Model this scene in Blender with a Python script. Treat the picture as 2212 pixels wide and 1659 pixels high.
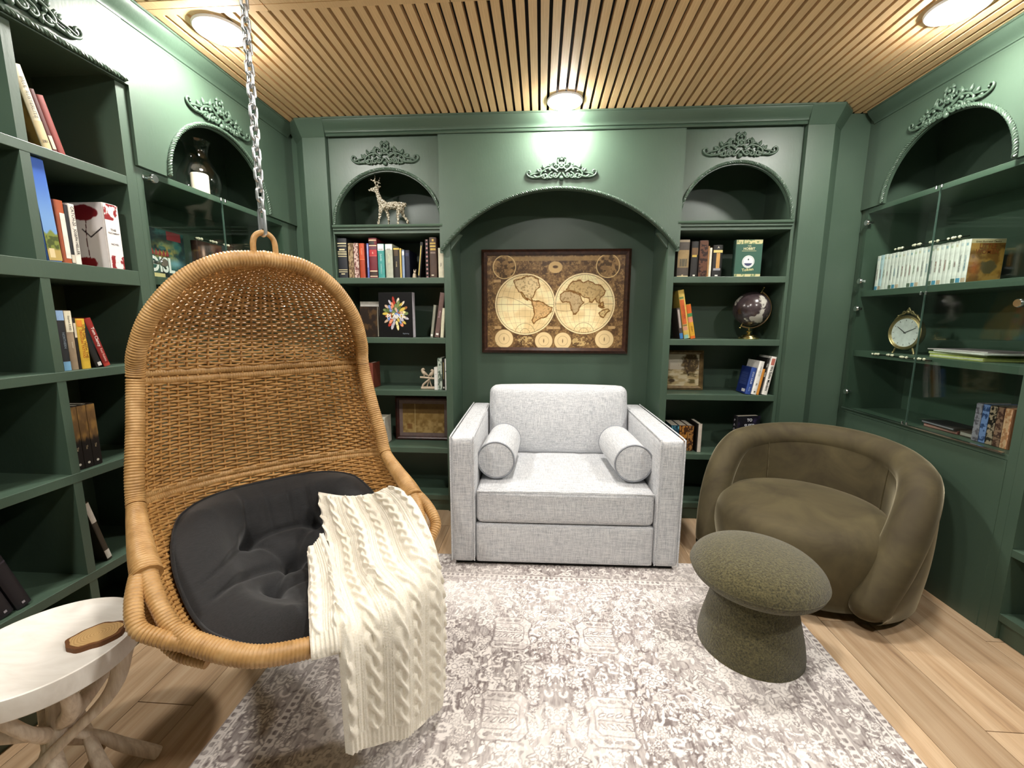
import bpy, bmesh, math, random
import numpy as np
from mathutils import Vector, Matrix

# ------------------------------------------------------------------ clear
for o in list(bpy.data.objects):
    bpy.data.objects.remove(o, do_unlink=True)
SC = bpy.context.scene
COL = SC.collection
PI = math.pi

# ------------------------------------------------------------------ camera
cam_d = bpy.data.cameras.new('camera')
cam = bpy.data.objects.new('camera', cam_d)
COL.objects.link(cam)
cam_d.sensor_fit = 'HORIZONTAL'
cam_d.sensor_width = 36.0
cam_d.lens = 908.88 / 2212 * 36.0
cam_d.clip_start = 0.02
_p, _y, _r = 0.15203, 0.06631, 0.003265
_f = Vector((-math.sin(_y) * math.cos(_p), math.cos(_y) * math.cos(_p), -math.sin(_p)))
_ri = Vector((math.cos(_y), math.sin(_y), 0))
_u = _ri.cross(_f)
_r2 = math.cos(_r) * _ri + math.sin(_r) * _u
_u2 = -math.sin(_r) * _ri + math.cos(_r) * _u
cam.matrix_world = Matrix(((_r2.x, _u2.x, -_f.x, -0.0861), (_r2.y, _u2.y, -_f.y, -2.3621),
                           (_r2.z, _u2.z, -_f.z, 1.1429), (0, 0, 0, 1)))
SC.camera = cam

# ------------------------------------------------------------------ world, exposure
W = bpy.data.worlds.new('world'); SC.world = W
W.use_nodes = True
W.node_tree.nodes['Background'].inputs[0].default_value = (1, 1, 1, 1)
W.node_tree.nodes['Background'].inputs[1].default_value = 0.05
SC.view_settings.view_transform = 'Standard'
SC.view_settings.look = 'None'
SC.view_settings.gamma = 1.0
SC.view_settings.use_curve_mapping = False
SC.view_settings.exposure = 0.0
LAMP_POWER = 460.0         # radiance of the lit ceiling discs
LAMPS = [(-1.257, -0.738), (0.016, -0.165), (1.285, -0.695), (0.016, -1.70), (-1.257, -2.08), (1.285, -2.08)]

# ------------------------------------------------------------------ key sizes
XL, XR, ZC = -1.487, 1.582, 2.175        # front planes of the side units, underside of slats
XWL, XWR, YWB, YWF = -1.81, 1.905, 0.325, -3.7
random.seed(4)
RNG = np.random.default_rng(7)

# ------------------------------------------------------------------ materials
def lin(c):
    if isinstance(c, str):
        c = [int(c[i:i + 2], 16) for i in (0, 2, 4)]
    out = []
    for v in c[:3]:
        v = v / 255.0
        out.append(v / 12.92 if v <= 0.04045 else ((v + 0.055) / 1.055) ** 2.4)
    return (*out, 1.0)

class NT:
    def __init__(s, name):
        s.m = bpy.data.materials.new(name); s.m.use_nodes = True
        s.t = s.m.node_tree; s.n = s.t.nodes; s.l = s.t.links
        s.b = s.n['Principled BSDF']
    def add(s, typ, **kw):
        n = s.n.new(typ)
        for k, v in kw.items():
            setattr(n, k, v)
        return n
    def link(s, a, b): s.l.new(a, b)
    def coords(s, kind='Object', scale=(1, 1, 1), rot=(0, 0, 0)):
        tc = s.add('ShaderNodeTexCoord'); mp = s.add('ShaderNodeMapping')
        mp.inputs['Scale'].default_value = scale; mp.inputs['Rotation'].default_value = rot
        s.link(tc.outputs[kind], mp.inputs['Vector']); return mp.outputs['Vector']
    def noise(s, vec, scale=5, detail=3, rough=0.5, dist=0.0):
        n = s.add('ShaderNodeTexNoise'); n.inputs['Scale'].default_value = scale
        n.inputs['Detail'].default_value = detail; n.inputs['Roughness'].default_value = rough
        n.inputs['Distortion'].default_value = dist
        if vec is not None: s.link(vec, n.inputs['Vector'])
        return n.outputs['Fac']
    def ramp(s, fac, stops):
        r = s.add('ShaderNodeValToRGB')
        e = r.color_ramp.elements
        while len(e) < len(stops): e.new(0.5)
        for el, (p, c) in zip(e, stops):
            el.position = p; el.color = c if len(c) == 4 else (*c, 1)
        s.link(fac, r.inputs['Fac']); return r.outputs['Color']
    def bump(s, h, strength=0.3, dist=0.01):
        b = s.add('ShaderNodeBump'); b.inputs['Strength'].default_value = strength
        b.inputs['Distance'].default_value = dist
        s.link(h, b.inputs['Height']); s.link(b.outputs['Normal'], s.b.inputs['Normal'])
    def set(s, **kw):
        for k, v in kw.items():
            s.b.inputs[k.replace('_', ' ')].default_value = v
    def mixc(s, fac, a, b, mode='MIX'):
        m = s.add('ShaderNodeMix', data_type='RGBA', blend_type=mode)
        for sock, val in ((m.inputs[0], fac), (m.inputs[6], a), (m.inputs[7], b)):
            if hasattr(val, 'links') or hasattr(val, 'is_linked'): s.link(val, sock)
            else: sock.default_value = val
        return m.outputs[2]
    def math(s, op, a, b=None):
        m = s.add('ShaderNodeMath', operation=op)
        for sock, val in ((m.inputs[0], a), (m.inputs[1], b)):
            if val is None: continue
            if hasattr(val, 'is_linked'): s.link(val, sock)
            else: sock.default_value = val
        return m.outputs[0]

M = {}
def m_paint():
    t = NT('green_paint'); v = t.coords('Object')
    n = t.noise(v, 2.2, 3); c = t.ramp(n, [(0.3, lin('3d5042')), (0.7, lin('46594a'))])
    t.link(c, t.b.inputs['Base Color']); t.set(Roughness=0.42, Specular_IOR_Level=0.55)
    t.bump(t.noise(t.coords('Object', (1, 1, 0.35)), 90, 3, 0.6), 0.10, 0.004)
    return t.m
M['paint'] = m_paint()

def m_plain(name, col, rough=0.5, metal=0.0, spec=0.5, bump=None, **kw):
    t = NT(name); t.set(Base_Color=lin(col), Roughness=rough, Metallic=metal, Specular_IOR_Level=spec, **kw)
    if bump: t.bump(t.noise(t.coords('Object'), bump[0], 3), bump[1], bump[2])
    return t.m
_cc = {}
def cm(col, rough=0.5):
    """plain paper or cloth colour, cached"""
    k = (col, rough)
    if k not in _cc:
        t = NT('print_' + col); n = t.noise(t.coords('Object'), 60, 2)
        a = lin(col); b = tuple(x * 0.82 for x in a[:3]) + (1,)
        t.link(t.ramp(n, [(0.3, b), (0.7, a)]), t.b.inputs['Base Color']); t.set(Roughness=rough)
        _cc[k] = t.m
    return _cc[k]
M['white_wall'] = m_plain('white_wall', 'cfc9c0', 0.8, bump=(80, 0.1, 0.002))
M['felt'] = m_plain('black_felt', '0e0c0b', 0.95)
M['chrome'] = m_plain('chrome', 'd8dadb', 0.18, 1.0)
M['steel'] = m_plain('galvanised_steel', 'cfd2d4', 0.3, 0.9, bump=(300, 0.15, 0.001))
M['gold'] = m_plain('antique_gold', 'a8966c', 0.38, 0.9, bump=(250, 0.3, 0.002))
M['brass'] = m_plain('bright_brass', 'd9c98a', 0.2, 1.0)
M['pages'] = m_plain('book_pages', 'd8d0bd', 0.8)
M['wax'] = m_plain('candle_wax', 'efe6cc', 0.5)
M['trimwhite'] = m_plain('lamp_trim', 'f2f0ec', 0.4)
M['resin'] = m_plain('pale_resin', 'b9a892', 0.6, bump=(120, 0.2, 0.003))
M['pearl'] = m_plain('pearl_bead', 'f3ead2', 0.15, 0.2)
M['blackmetal'] = m_plain('dark_metal', '1c1917', 0.35, 0.6)

def m_lamp():
    t = NT('lit_diffuser'); t.set(Base_Color=(1, 1, 1, 1), Emission_Color=(1.0, 0.965, 0.91, 1), Emission_Strength=LAMP_POWER)
    return t.m
M['lamp'] = m_lamp()

def m_glass(name, tint=(0.93, 0.97, 0.95), ior=1.5):
    t = NT(name); n = t.n; n.remove(t.b)
    out = n['Material Output']
    tr = t.add('ShaderNodeBsdfTransparent'); tr.inputs[0].default_value = (*tint, 1)
    gl = t.add('ShaderNodeBsdfGlossy'); gl.inputs['Roughness'].default_value = 0.02
    lw = t.add('ShaderNodeLayerWeight'); lw.inputs['Blend'].default_value = 0.5
    fr = t.math('ADD', t.math('MULTIPLY', t.math('POWER', lw.outputs['Facing'], 5.0), 0.9), 0.035)
    mx = t.add('ShaderNodeMixShader')
    t.link(fr, mx.inputs[0]); t.link(tr.outputs[0], mx.inputs[1]); t.link(gl.outputs[0], mx.inputs[2])
    t.link(mx.outputs[0], out.inputs[0]); return t.m
M['glass'] = m_glass('cabinet_glass')
M['lampglass'] = m_glass('hurricane_glass', (0.97, 0.97, 0.97))

def m_oak():
    t = NT('oak_slat'); v = t.coords('Object', (60, 1.2, 60))
    oi = t.add('ShaderNodeObjectInfo')
    n = t.noise(v, 6, 4, 0.6)
    c = t.ramp(n, [(0.25, lin('dcb482')), (0.55, lin('efc997')), (0.8, lin('f4d5a9'))])
    hv = t.add('ShaderNodeHueSaturation'); t.link(c, hv.inputs['Color'])
    t.link(t.math('ADD', t.math('MULTIPLY', oi.outputs['Random'], 0.16), 0.92), hv.inputs['Value'])
    t.link(hv.outputs[0], t.b.inputs['Base Color']); t.set(Roughness=0.55); return t.m
M['oak'] = m_oak()

def m_plank():
    t = NT('floor_plank'); oi = t.add('ShaderNodeObjectInfo')
    tc = t.add('ShaderNodeTexCoord'); ad = t.add('ShaderNodeVectorMath', operation='ADD')
    t.link(tc.outputs['Object'], ad.inputs[0])
    mu = t.math('MULTIPLY', oi.outputs['Random'], 37.0)
    t.link(mu, ad.inputs[1])
    mp = t.add('ShaderNodeMapping'); mp.inputs['Scale'].default_value = (14, 0.9, 1)
    t.link(ad.outputs[0], mp.inputs['Vector'])
    n = t.noise(mp.outputs[0], 1.6, 4, 0.62, 0.6)
    c = t.ramp(n, [(0.22, lin('8a6d54')), (0.42, lin('b79876')), (0.6, lin('c8ac8c')), (0.8, lin('d3ba9c'))])
    mp2 = t.add('ShaderNodeMapping'); mp2.inputs['Scale'].default_value = (120, 3, 1); t.link(ad.outputs[0], mp2.inputs['Vector'])
    n2 = t.noise(mp2.outputs[0], 1.5, 3)
    c = t.mixc(0.35, c, t.ramp(n2, [(0.3, (0.45, 0.45, 0.45)), (0.7, (0.62, 0.62, 0.62))]), 'OVERLAY')
    hv = t.add('ShaderNodeHueSaturation'); t.link(c, hv.inputs['Color'])
    t.link(t.math('ADD', t.math('MULTIPLY', oi.outputs['Random'], 0.42), 0.78), hv.inputs['Value'])
    t.link(hv.outputs[0], t.b.inputs['Base Color']); t.set(Roughness=0.42); t.bump(n2, 0.05, 0.002)
    return t.m
M['plank'] = m_plank()

def m_linen():
    t = NT('grey_linen')
    a = t.noise(t.coords('Object', (14, 240, 240)), 1.6, 3, 0.6)
    b = t.noise(t.coords('Object', (240, 14, 240)), 1.6, 3, 0.6)
    e = t.noise(t.coords('Object', (240, 240, 14)), 1.6, 3, 0.6)
    f = t.math('MULTIPLY', t.math('ADD', t.math('ADD', a, b), e), 0.3333)
    c = t.ramp(f, [(0.42, lin('a0a3a8')), (0.50, lin('c4c5c8')), (0.58, lin('dadada'))])
    t.link(c, t.b.inputs['Base Color']); t.set(Roughness=0.9, Sheen_Weight=0.2); t.bump(f, 0.25, 0.002); return t.m
M['linen'] = m_linen()

def m_velvet():
    t = NT('olive_velvet')
    n = t.noise(t.coords('Object'), 5, 4, 0.6, 0.6)
    c = t.ramp(n, [(0.3, lin('3c3424')), (0.7, lin('5a5138'))])
    t.link(c, t.b.inputs['Base Color'])
    t.set(Roughness=0.75, Sheen_Weight=1.0, Sheen_Roughness=0.3, Sheen_Tint=(0.62, 0.56, 0.40, 1), Specular_IOR_Level=0.25)
    t.bump(t.noise(t.coords('Object'), 350, 2), 0.08, 0.002); return t.m
M['velvet'] = m_velvet()

def m_boucle():
    t = NT('olive_boucle'); v = t.coords('Object')
    n = t.noise(v, 170, 4, 0.75)
    c = t.ramp(n, [(0.35, lin('2e2a19')), (0.65, lin('6a6341'))])
    t.link(c, t.b.inputs['Base Color']); t.set(Roughness=0.95, Sheen_Weight=0.3, Specular_IOR_Level=0.15)
    t.bump(n, 0.8, 0.006); return t.m
M['boucle'] = m_boucle()

def m_rattan(name, c0, c1, c2):
    t = NT(name)
    n = t.noise(t.coords('Object'), 22, 3, 0.7)
    c = t.ramp(n, [(0.25, lin(c0)), (0.5, lin(c1)), (0.75, lin(c2))])
    t.link(c, t.b.inputs['Base Color']); t.set(Roughness=0.45); return t.m
M['rattan'] = m_rattan('rattan_wrap', '96703f', 'b38a55', 'c6a06c')
M['weave'] = m_rattan('rattan_weave', '9c7240', 'ba8c50', 'cc9f64')

def m_black():
    t = NT('black_cotton')
    f = t.noise(t.coords('Object', (30, 300, 300)), 1.5, 3)
    c = t.ramp(f, [(0.3, lin('0e0e0f')), (0.7, lin('1e1e20'))])
    t.link(c, t.b.inputs['Base Color']); t.set(Roughness=0.85, Sheen_Weight=0.15); t.bump(f, 0.25, 0.002); return t.m
M['black'] = m_black()

def m_knit():
    t = NT('cream_knit'); n = t.noise(t.coords('Object'), 260, 3, 0.7)
    c = t.ramp(n, [(0.3, lin('e2dac6')), (0.7, lin('f3ece0'))])
    t.link(c, t.b.inputs['Base Color']); t.set(Roughness=0.9, Sheen_Weight=0.25); t.bump(n, 0.5, 0.003); return t.m
M['knit'] = m_knit()

def m_marble():
    t = NT('white_plaster_top'); n = t.noise(t.coords('Object', (2, 6, 2)), 3, 4, 0.6, 0.8)
    c = t.ramp(n, [(0.3, lin('d9d1c6')), (0.6, lin('ece6dd'))])
    t.link(c, t.b.inputs['Base Color']); t.set(Roughness=0.55); return t.m
M['marble'] = m_marble()

def m_drift():
    t = NT('driftwood'); n = t.noise(t.coords('Object', (40, 40, 4)), 2, 4, 0.6)
    c = t.ramp(n, [(0.25, lin('b8a48f')), (0.5, lin('d6c5b0')), (0.75, lin('e6d9c8'))])
    t.link(c, t.b.inputs['Base Color']); t.set(Roughness=0.8); t.bump(n, 0.4, 0.004); return t.m
M['drift'] = m_drift()
M['bark'] = m_plain('bark', '6b4322', 0.8, bump=(90, 0.6, 0.004))
def m_cutwood():
    t = NT('cut_wood'); w = t.add('ShaderNodeTexWave', wave_type='RINGS', rings_direction='Z'); w.inputs['Scale'].default_value = 60
    w.inputs['Distortion'].default_value = 3; t.link(t.coords('Object'), w.inputs['Vector'])
    t.link(t.ramp(w.outputs['Fac'], [(0.0, lin('b8925c')), (1.0, lin('cda873'))]), t.b.inputs['Base Color']); t.set(Roughness=0.6); return t.m
M['cutwood'] = m_cutwood()
def m_walnut(name, a, b):
    t = NT(name); n = t.noise(t.coords('Object', (4, 4, 4)), 12, 3)
    t.link(t.ramp(n, [(0.3, lin(a)), (0.7, lin(b))]), t.b.inputs['Base Color']); t.set(Roughness=0.35); return t.m
M['walnut'] = m_walnut('walnut_frame', '2c1a12', '4a2d20')
M['redwood'] = m_walnut('dark_red_frame', '2b120b', '46211a')
M['goldframe'] = m_walnut('dull_gold_frame', '594628', '7b6540')

def m_attr(name, rough=0.7, spec=0.3, bump=None, coat=0.0):
    t = NT(name); a = t.add('ShaderNodeAttribute', attribute_name='Col')
    t.link(a.outputs['Color'], t.b.inputs['Base Color']); t.set(Roughness=rough, Specular_IOR_Level=spec, Coat_Weight=coat)
    if bump: t.bump(t.noise(t.coords('Object'), bump[0], 3), bump[1], bump[2])
    return t.m
M['printed'] = m_attr('printed_paper', 0.5)
M['mapprint'] = m_attr('map_print', 0.35, 0.4)
M['rug'] = m_attr('printed_rug', 0.95, 0.1, (700, 0.25, 0.002))

def m_sequin():
    t = NT('silver_gold_sequins')
    vo = t.add('ShaderNodeTexVoronoi'); vo.inputs['Scale'].default_value = 140; t.link(t.coords('Object'), vo.inputs['Vector'])
    t.link(t.ramp(vo.outputs['Distance'], [(0.1, lin('fffaf0')), (0.5, lin('e2d9bf')), (0.8, lin('7a6e55'))]), t.b.inputs['Base Color'])
    t.set(Metallic=0.45, Roughness=0.25); t.bump(vo.outputs['Distance'], 0.9, 0.01); return t.m
M['sequin'] = m_sequin()
def m_globe():
    t = NT('dark_globe'); n = t.noise(t.coords('Object'), 14, 5, 0.6, 0.4)
    big = t.noise(t.coords('Object'), 9.0, 4, 0.55, 0.3)
    dark = t.ramp(n, [(0.35, lin('2b2325')), (0.7, lin('4b4042'))])
    c = t.mixc(t.ramp(big, [(0.60, (0, 0, 0)), (0.63, (1, 1, 1))]), dark, lin('b9b6ac'))
    t.link(c, t.b.inputs['Base Color']); t.set(Roughness=0.22, Coat_Weight=0.4); return t.m
M['globe'] = m_globe()

# ------------------------------------------------------------------ mesh tools
class MB:
    def __init__(s): s.v = []; s.f = []
    def add(s, v, f):
        o = len(s.v); s.v.extend([tuple(map(float, p)) for p in v]); s.f.extend([tuple(int(i) + o for i in q) for q in f]); return s
    def box(s, x0, x1, y0, y1, z0, z1):
        v = [(x0, y0, z0), (x1, y0, z0), (x1, y1, z0), (x0, y1, z0), (x0, y0, z1), (x1, y0, z1), (x1, y1, z1), (x0, y1, z1)]
        return s.add(v, [(0, 3, 2, 1), (4, 5, 6, 7), (0, 1, 5, 4), (1, 2, 6, 5), (2, 3, 7, 6), (3, 0, 4, 7)])
    def prism(s, poly, z0, z1):
        n = len(poly)
        v = [(x, y, z0) for x, y in poly] + [(x, y, z1) for x, y in poly]
        f = [tuple(range(n - 1, -1, -1)), tuple(range(n, 2 * n))] + [(i, (i + 1) % n, n + (i + 1) % n, n + i) for i in range(n)]
        return s.add(v, f)
    def prism_y(s, poly, y0, y1):
        n = len(poly)
        v = [(x, y0, z) for x, z in poly] + [(x, y1, z) for x, z in poly]
        f = [tuple(range(n)), tuple(range(2 * n - 1, n - 1, -1))] + [(i, n + i, n + (i + 1) % n, (i + 1) % n) for i in range(n)]
        return s.add(v, f)
    def tube(s, pts, r, k=8, closed=False, caps=True, up=(0.13, 0.31, 0.94)):
        P = np.asarray(pts, float); n = len(P)
        R = np.full(n, r, float) if np.isscalar(r) else np.asarray(r, float)
        if closed: T = np.roll(P, -1, 0) - np.roll(P, 1, 0)
        else: T = np.gradient(P, axis=0)
        T /= np.linalg.norm(T, axis=1)[:, None] + 1e-12
        u = np.array(up, float); N = np.empty_like(P)
        a = u - T[0] * (u @ T[0]); a /= np.linalg.norm(a) + 1e-12
        N[0] = a
        for i in range(1, n):
            a = a - T[i] * (a @ T[i]); a /= np.linalg.norm(a) + 1e-12; N[i] = a
        B = np.cross(T, N)
        th = np.arange(k) * 2 * PI / k
        V = P[:, None, :] + R[:, None, None] * (np.cos(th)[None, :, None] * N[:, None, :] + np.sin(th)[None, :, None] * B[:, None, :])
        V = V.reshape(-1, 3); f = []
        m = n if closed else n - 1
        for i in range(m):
            a0 = i * k; b0 = ((i + 1) % n) * k
            for j in range(k):
                j2 = (j + 1) % k
                f.append((a0 + j, a0 + j2, b0 + j2, b0 + j))
        if caps and not closed:
            f.append(tuple(range(k - 1, -1, -1))); f.append(tuple(range((n - 1) * k, n * k)))
        return s.add(V, f)
    def lathe(s, prof, k=32, cx=0, cy=0, a0=0, a1=2 * PI):
        full = abs(a1 - a0 - 2 * PI) < 1e-6
        kk = k if full else k + 1
        n = len(prof); V = []
        for r, z in prof:
            for j in range(kk):
                t = a0 + (a1 - a0) * j / k
                V.append((cx + r * math.cos(t), cy + r * math.sin(t), z))
        f = []
        for i in range(n - 1):
            for j in range(k):
                j2 = (j + 1) % kk if full else j + 1
                f.append((i * kk + j, i * kk + j2, (i + 1) * kk + j2, (i + 1) * kk + j))
        if full:
            if prof[0][0] > 1e-6: f.append(tuple(range(k - 1, -1, -1)))
            if prof[-1][0] > 1e-6: f.append(tuple(range((n - 1) * k, n * k)))
        return s.add(V, f)
    def grid(s, P, flip=False):
        a, b = P.shape[:2]; V = P.reshape(-1, 3); f = []
        for i in range(a - 1):
            for j in range(b - 1):
                q = (i * b + j, i * b + j + 1, (i + 1) * b + j + 1, (i + 1) * b + j)
                f.append(q[::-1] if flip else q)
        return s.add(V, f)
    def sphere(s, c, r, k=10, n=6, sc=(1, 1, 1)):
        V = []; f = []
        for i in range(n + 1):
            p = PI * i / n
            for j in range(k):
                t = 2 * PI * j / k
                V.append((c[0] + sc[0] * r * math.sin(p) * math.cos(t), c[1] + sc[1] * r * math.sin(p) * math.sin(t), c[2] - sc[2] * r * math.cos(p)))
        for i in range(n):
            for j in range(k):
                f.append((i * k + j, i * k + (j + 1) % k, (i + 1) * k + (j + 1) % k, (i + 1) * k + j))
        return s.add(V, f)
    def mesh(s, name, mat, smooth=None):
        me = bpy.data.meshes.new(name); me.from_pydata(s.v, [], s.f); me.update()
        if mat: me.materials.append(M[mat] if isinstance(mat, str) else mat)
        if smooth is not None:
            me.shade_smooth(); me.set_sharp_from_angle(angle=math.radians(smooth))
        return me
    def build(s, name, mat, parent=None, smooth=None, bevel=None):
        o = link(name, s.mesh(name, mat, smooth), parent)
        if bevel:
            b = o.modifiers.new('bevel', 'BEVEL'); b.width = bevel; b.segments = 2; b.limit_method = 'ANGLE'
        return o

def link(name, data, parent=None):
    o = bpy.data.objects.new(name, data); COL.objects.link(o)
    if parent is not None: o.parent = parent
    return o
def tag(o, label=None, cat=None, group=None, kind=None):
    if label: o['label'] = label
    if cat: o['category'] = cat
    if group: o['group'] = group
    if kind: o['kind'] = kind
    return o
def thing(name, label, cat, loc=(0, 0, 0), rot=(0, 0, 0), group=None):
    o = link(name, None); o.location = loc; o.rotation_euler = rot; o.empty_display_size = 0.05
    return tag(o, label, cat, group)
def struct(o): o['kind'] = 'structure'; return o

def softbox(w, d, h, r, n=10, puff=(0, 0, 0)):
    """rounded padded block centred on the origin; returns MB"""
    mb = MB(); H = np.array([w, d, h]) / 2; t = np.linspace(-1, 1, n * 2 + 1)
    # denser near the edges
    t = np.sign(t) * (1 - (1 - np.abs(t)) ** 1.6)
    for ax in range(3):
        for sg in (-1, 1):
            A, B = np.meshgrid(t, t, indexing='ij'); P = np.zeros(A.shape + (3,))
            a1, a2 = (ax + 1) % 3, (ax + 2) % 3
            P[..., ax] = sg; P[..., a1] = A; P[..., a2] = B
            Q = P * H; inner = np.clip(Q, -(H - r), H - r); dv = Q - inner
            ln = np.linalg.norm(dv, axis=-1, keepdims=True); out = inner + dv / np.maximum(ln, 1e-9) * r
            for k in range(3):
                if puff[k]:
                    o1, o2 = (k + 1) % 3, (k + 2) % 3
                    out[..., k] += np.sign(P[..., k]) * (np.abs(P[..., k]) ** 3) * puff[k] * (1 - P[..., o1] ** 2) * (1 - P[..., o2] ** 2)
            mb.grid(out, flip=(sg < 0))
    return mb

def weld(o, d=1e-5):
    bm = bmesh.new(); bm.from_mesh(o.data); bmesh.ops.remove_doubles(bm, verts=bm.verts, dist=d); bm.to_mesh(o.data); bm.free()
    return o

_txt = {}
def text_mesh(body, mat, bold=0.0):
    k = (body, mat.name, bold)
    if k not in _txt:
        cu = bpy.data.curves.new('text', 'FONT'); cu.body = body; cu.align_x = 'CENTER'; cu.align_y = 'CENTER'
        cu.extrude = 0.004; cu.resolution_u = 3; cu.offset = bold
        ob = bpy.data.objects.new('tmp', cu); COL.objects.link(ob)
        dg = bpy.context.evaluated_depsgraph_get()
        me = bpy.data.meshes.new_from_object(ob.evaluated_get(dg))
        bpy.data.objects.remove(ob); bpy.data.curves.remove(cu)
        me.name = 'lettering'; me.materials.clear(); me.materials.append(mat); _txt[k] = me
    return _txt[k]
def lettering(body, col, parent, loc, size, face='-y', roll=0.0, bold=0.012, squash=1.0):
    """flat letters on a face of a thing: '-y' = spine side, '+x' = front cover; roll turns them in their plane"""
    o = link('lettering', text_mesh(body, cm(col), bold), parent)
    base = Matrix.Rotation(PI / 2, 4, 'X')                       # reads upright when seen from -y
    if face == '+x': base = Matrix.Rotation(PI / 2, 4, 'Z') @ base
    o.matrix_local = Matrix.Translation(loc) @ base @ Matrix.Rotation(roll, 4, 'Z') @ Matrix.Diagonal((size * squash, size, size, 1))
    return o

def colour_grid(name, P, C, mat, parent=None, smooth=True):
    """grid of points with a colour per point"""
    a, b = P.shape[:2]
    I = np.arange(a * b).reshape(a, b)
    F = np.stack([I[:-1, :-1], I[:-1, 1:], I[1:, 1:], I[1:, :-1]], -1).reshape(-1, 4)
    me = bpy.data.meshes.new(name)
    me.vertices.add(a * b); me.vertices.foreach_set('co', P.reshape(-1).astype(np.float32))
    me.loops.add(F.size); me.loops.foreach_set('vertex_index', F.reshape(-1).astype(np.int32))
    me.polygons.add(len(F)); me.polygons.foreach_set('loop_start', (np.arange(len(F)) * 4).astype(np.int32))
    me.update(calc_edges=True)
    ca = me.color_attributes.new('Col', 'FLOAT_COLOR', 'POINT')
    c = np.clip(C.reshape(-1, 3) / 255.0, 0, 1); c = np.where(c <= 0.04045, c / 12.92, ((c + 0.055) / 1.055) ** 2.4)
    ca.data.foreach_set('color', np.concatenate([c, np.ones((len(c), 1))], 1).reshape(-1).astype(np.float32))
    me.materials.append(M[mat] if isinstance(mat, str) else mat)
    if smooth: me.shade_smooth()
    return link(name, me, parent)
def picture(name, w, h, fn, parent, loc, res=0.004, face='-y', mat='printed'):
    nx, nz = max(8, int(w / res)), max(8, int(h / res))
    U, V = np.meshgrid(np.linspace(0, 1, nx), np.linspace(0, 1, nz), indexing='ij')
    P = np.stack([U * w, np.zeros_like(U), V * h], -1)
    o = colour_grid(name, P.transpose(1, 0, 2), fn(U, V).transpose(1, 0, 2), mat, parent)
    o.matrix_local = Matrix.Translation(loc) @ (Matrix.Rotation(PI / 2, 4, 'Z') if face == '+x' else Matrix.Identity(4))
    return o
def vnoise(X, Y, seed=0):
    def hsh(i, j): return np.modf(np.abs(np.sin(i * 127.1 + j * 311.7 + seed * 74.7) * 43758.5453))[0]
    xi, yi = np.floor(X), np.floor(Y); fx, fy = X - xi, Y - yi
    fx = fx * fx * (3 - 2 * fx); fy = fy * fy * (3 - 2 * fy)
    return (hsh(xi, yi) * (1 - fx) + hsh(xi + 1, yi) * fx) * (1 - fy) + (hsh(xi, yi + 1) * (1 - fx) + hsh(xi + 1, yi + 1) * fx) * fy
def fbm(X, Y, seed=0, o=4):
    r = 0; a = 0.5; t = 0
    for k in range(o): r = r + a * vnoise(X * 2 ** k, Y * 2 ** k, seed + k); t += a; a *= 0.5
    return r / t
def mixa(a, b, f): return np.asarray(a, float) * (1 - f[..., None]) + np.asarray(b, float) * f[..., None]
def sstep(a, b, x): t = np.clip((x - a) / (b - a), 0, 1); return t * t * (3 - 2 * t)
def inpoly(X, Y, poly):
    r = np.zeros(X.shape, bool); n = len(poly)
    for i in range(n):
        x0, y0 = poly[i]; x1, y1 = poly[(i + 1) % n]
        c = ((y0 > Y) != (y1 > Y)) & (X < (x1 - x0) * (Y - y0) / (y1 - y0 + 1e-12) + x0); r ^= c
    return r
def segdist(X, Y, pts, closed=True):
    d = np.full(X.shape, 1e9); n = len(pts)
    for i in range(n if closed else n - 1):
        x0, y0 = pts[i]; x1, y1 = pts[(i + 1) % n]; dx, dy = x1 - x0, y1 - y0
        t = np.clip(((X - x0) * dx + (Y - y0) * dy) / (dx * dx + dy * dy + 1e-12), 0, 1)
        d = np.minimum(d, np.hypot(X - x0 - t * dx, Y - y0 - t * dy))
    return d
def spline(pts, n, closed=False):
    """Catmull-Rom through pts, n samples evenly along its length"""
    P = np.asarray(pts, float); m = len(P)
    if closed: Q = np.vstack([P[-1], P, P[0], P[1]]); seg = m
    else: Q = np.vstack([2 * P[0] - P[1], P, 2 * P[-1] - P[-2]]); seg = m - 1
    out = []
    for i in range(seg):
        t = np.linspace(0, 1, 40, endpoint=False)[:, None]
        p0, p1, p2, p3 = Q[i], Q[i + 1], Q[i + 2], Q[i + 3]
        out.append(0.5 * (2 * p1 + (p2 - p0) * t + (2 * p0 - 5 * p1 + 4 * p2 - p3) * t ** 2 + (3 * p1 - p0 - 3 * p2 + p3) * t ** 3))
    out = np.vstack(out + [P[:1] if closed else P[-1:]])
    L = np.r_[0, np.cumsum(np.linalg.norm(np.diff(out, axis=0), axis=1))]
    s_ = np.linspace(0, L[-1], n, endpoint=not closed)
    return np.stack([np.interp(s_, L, out[:, k]) for k in range(out.shape[1])], 1)

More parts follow.
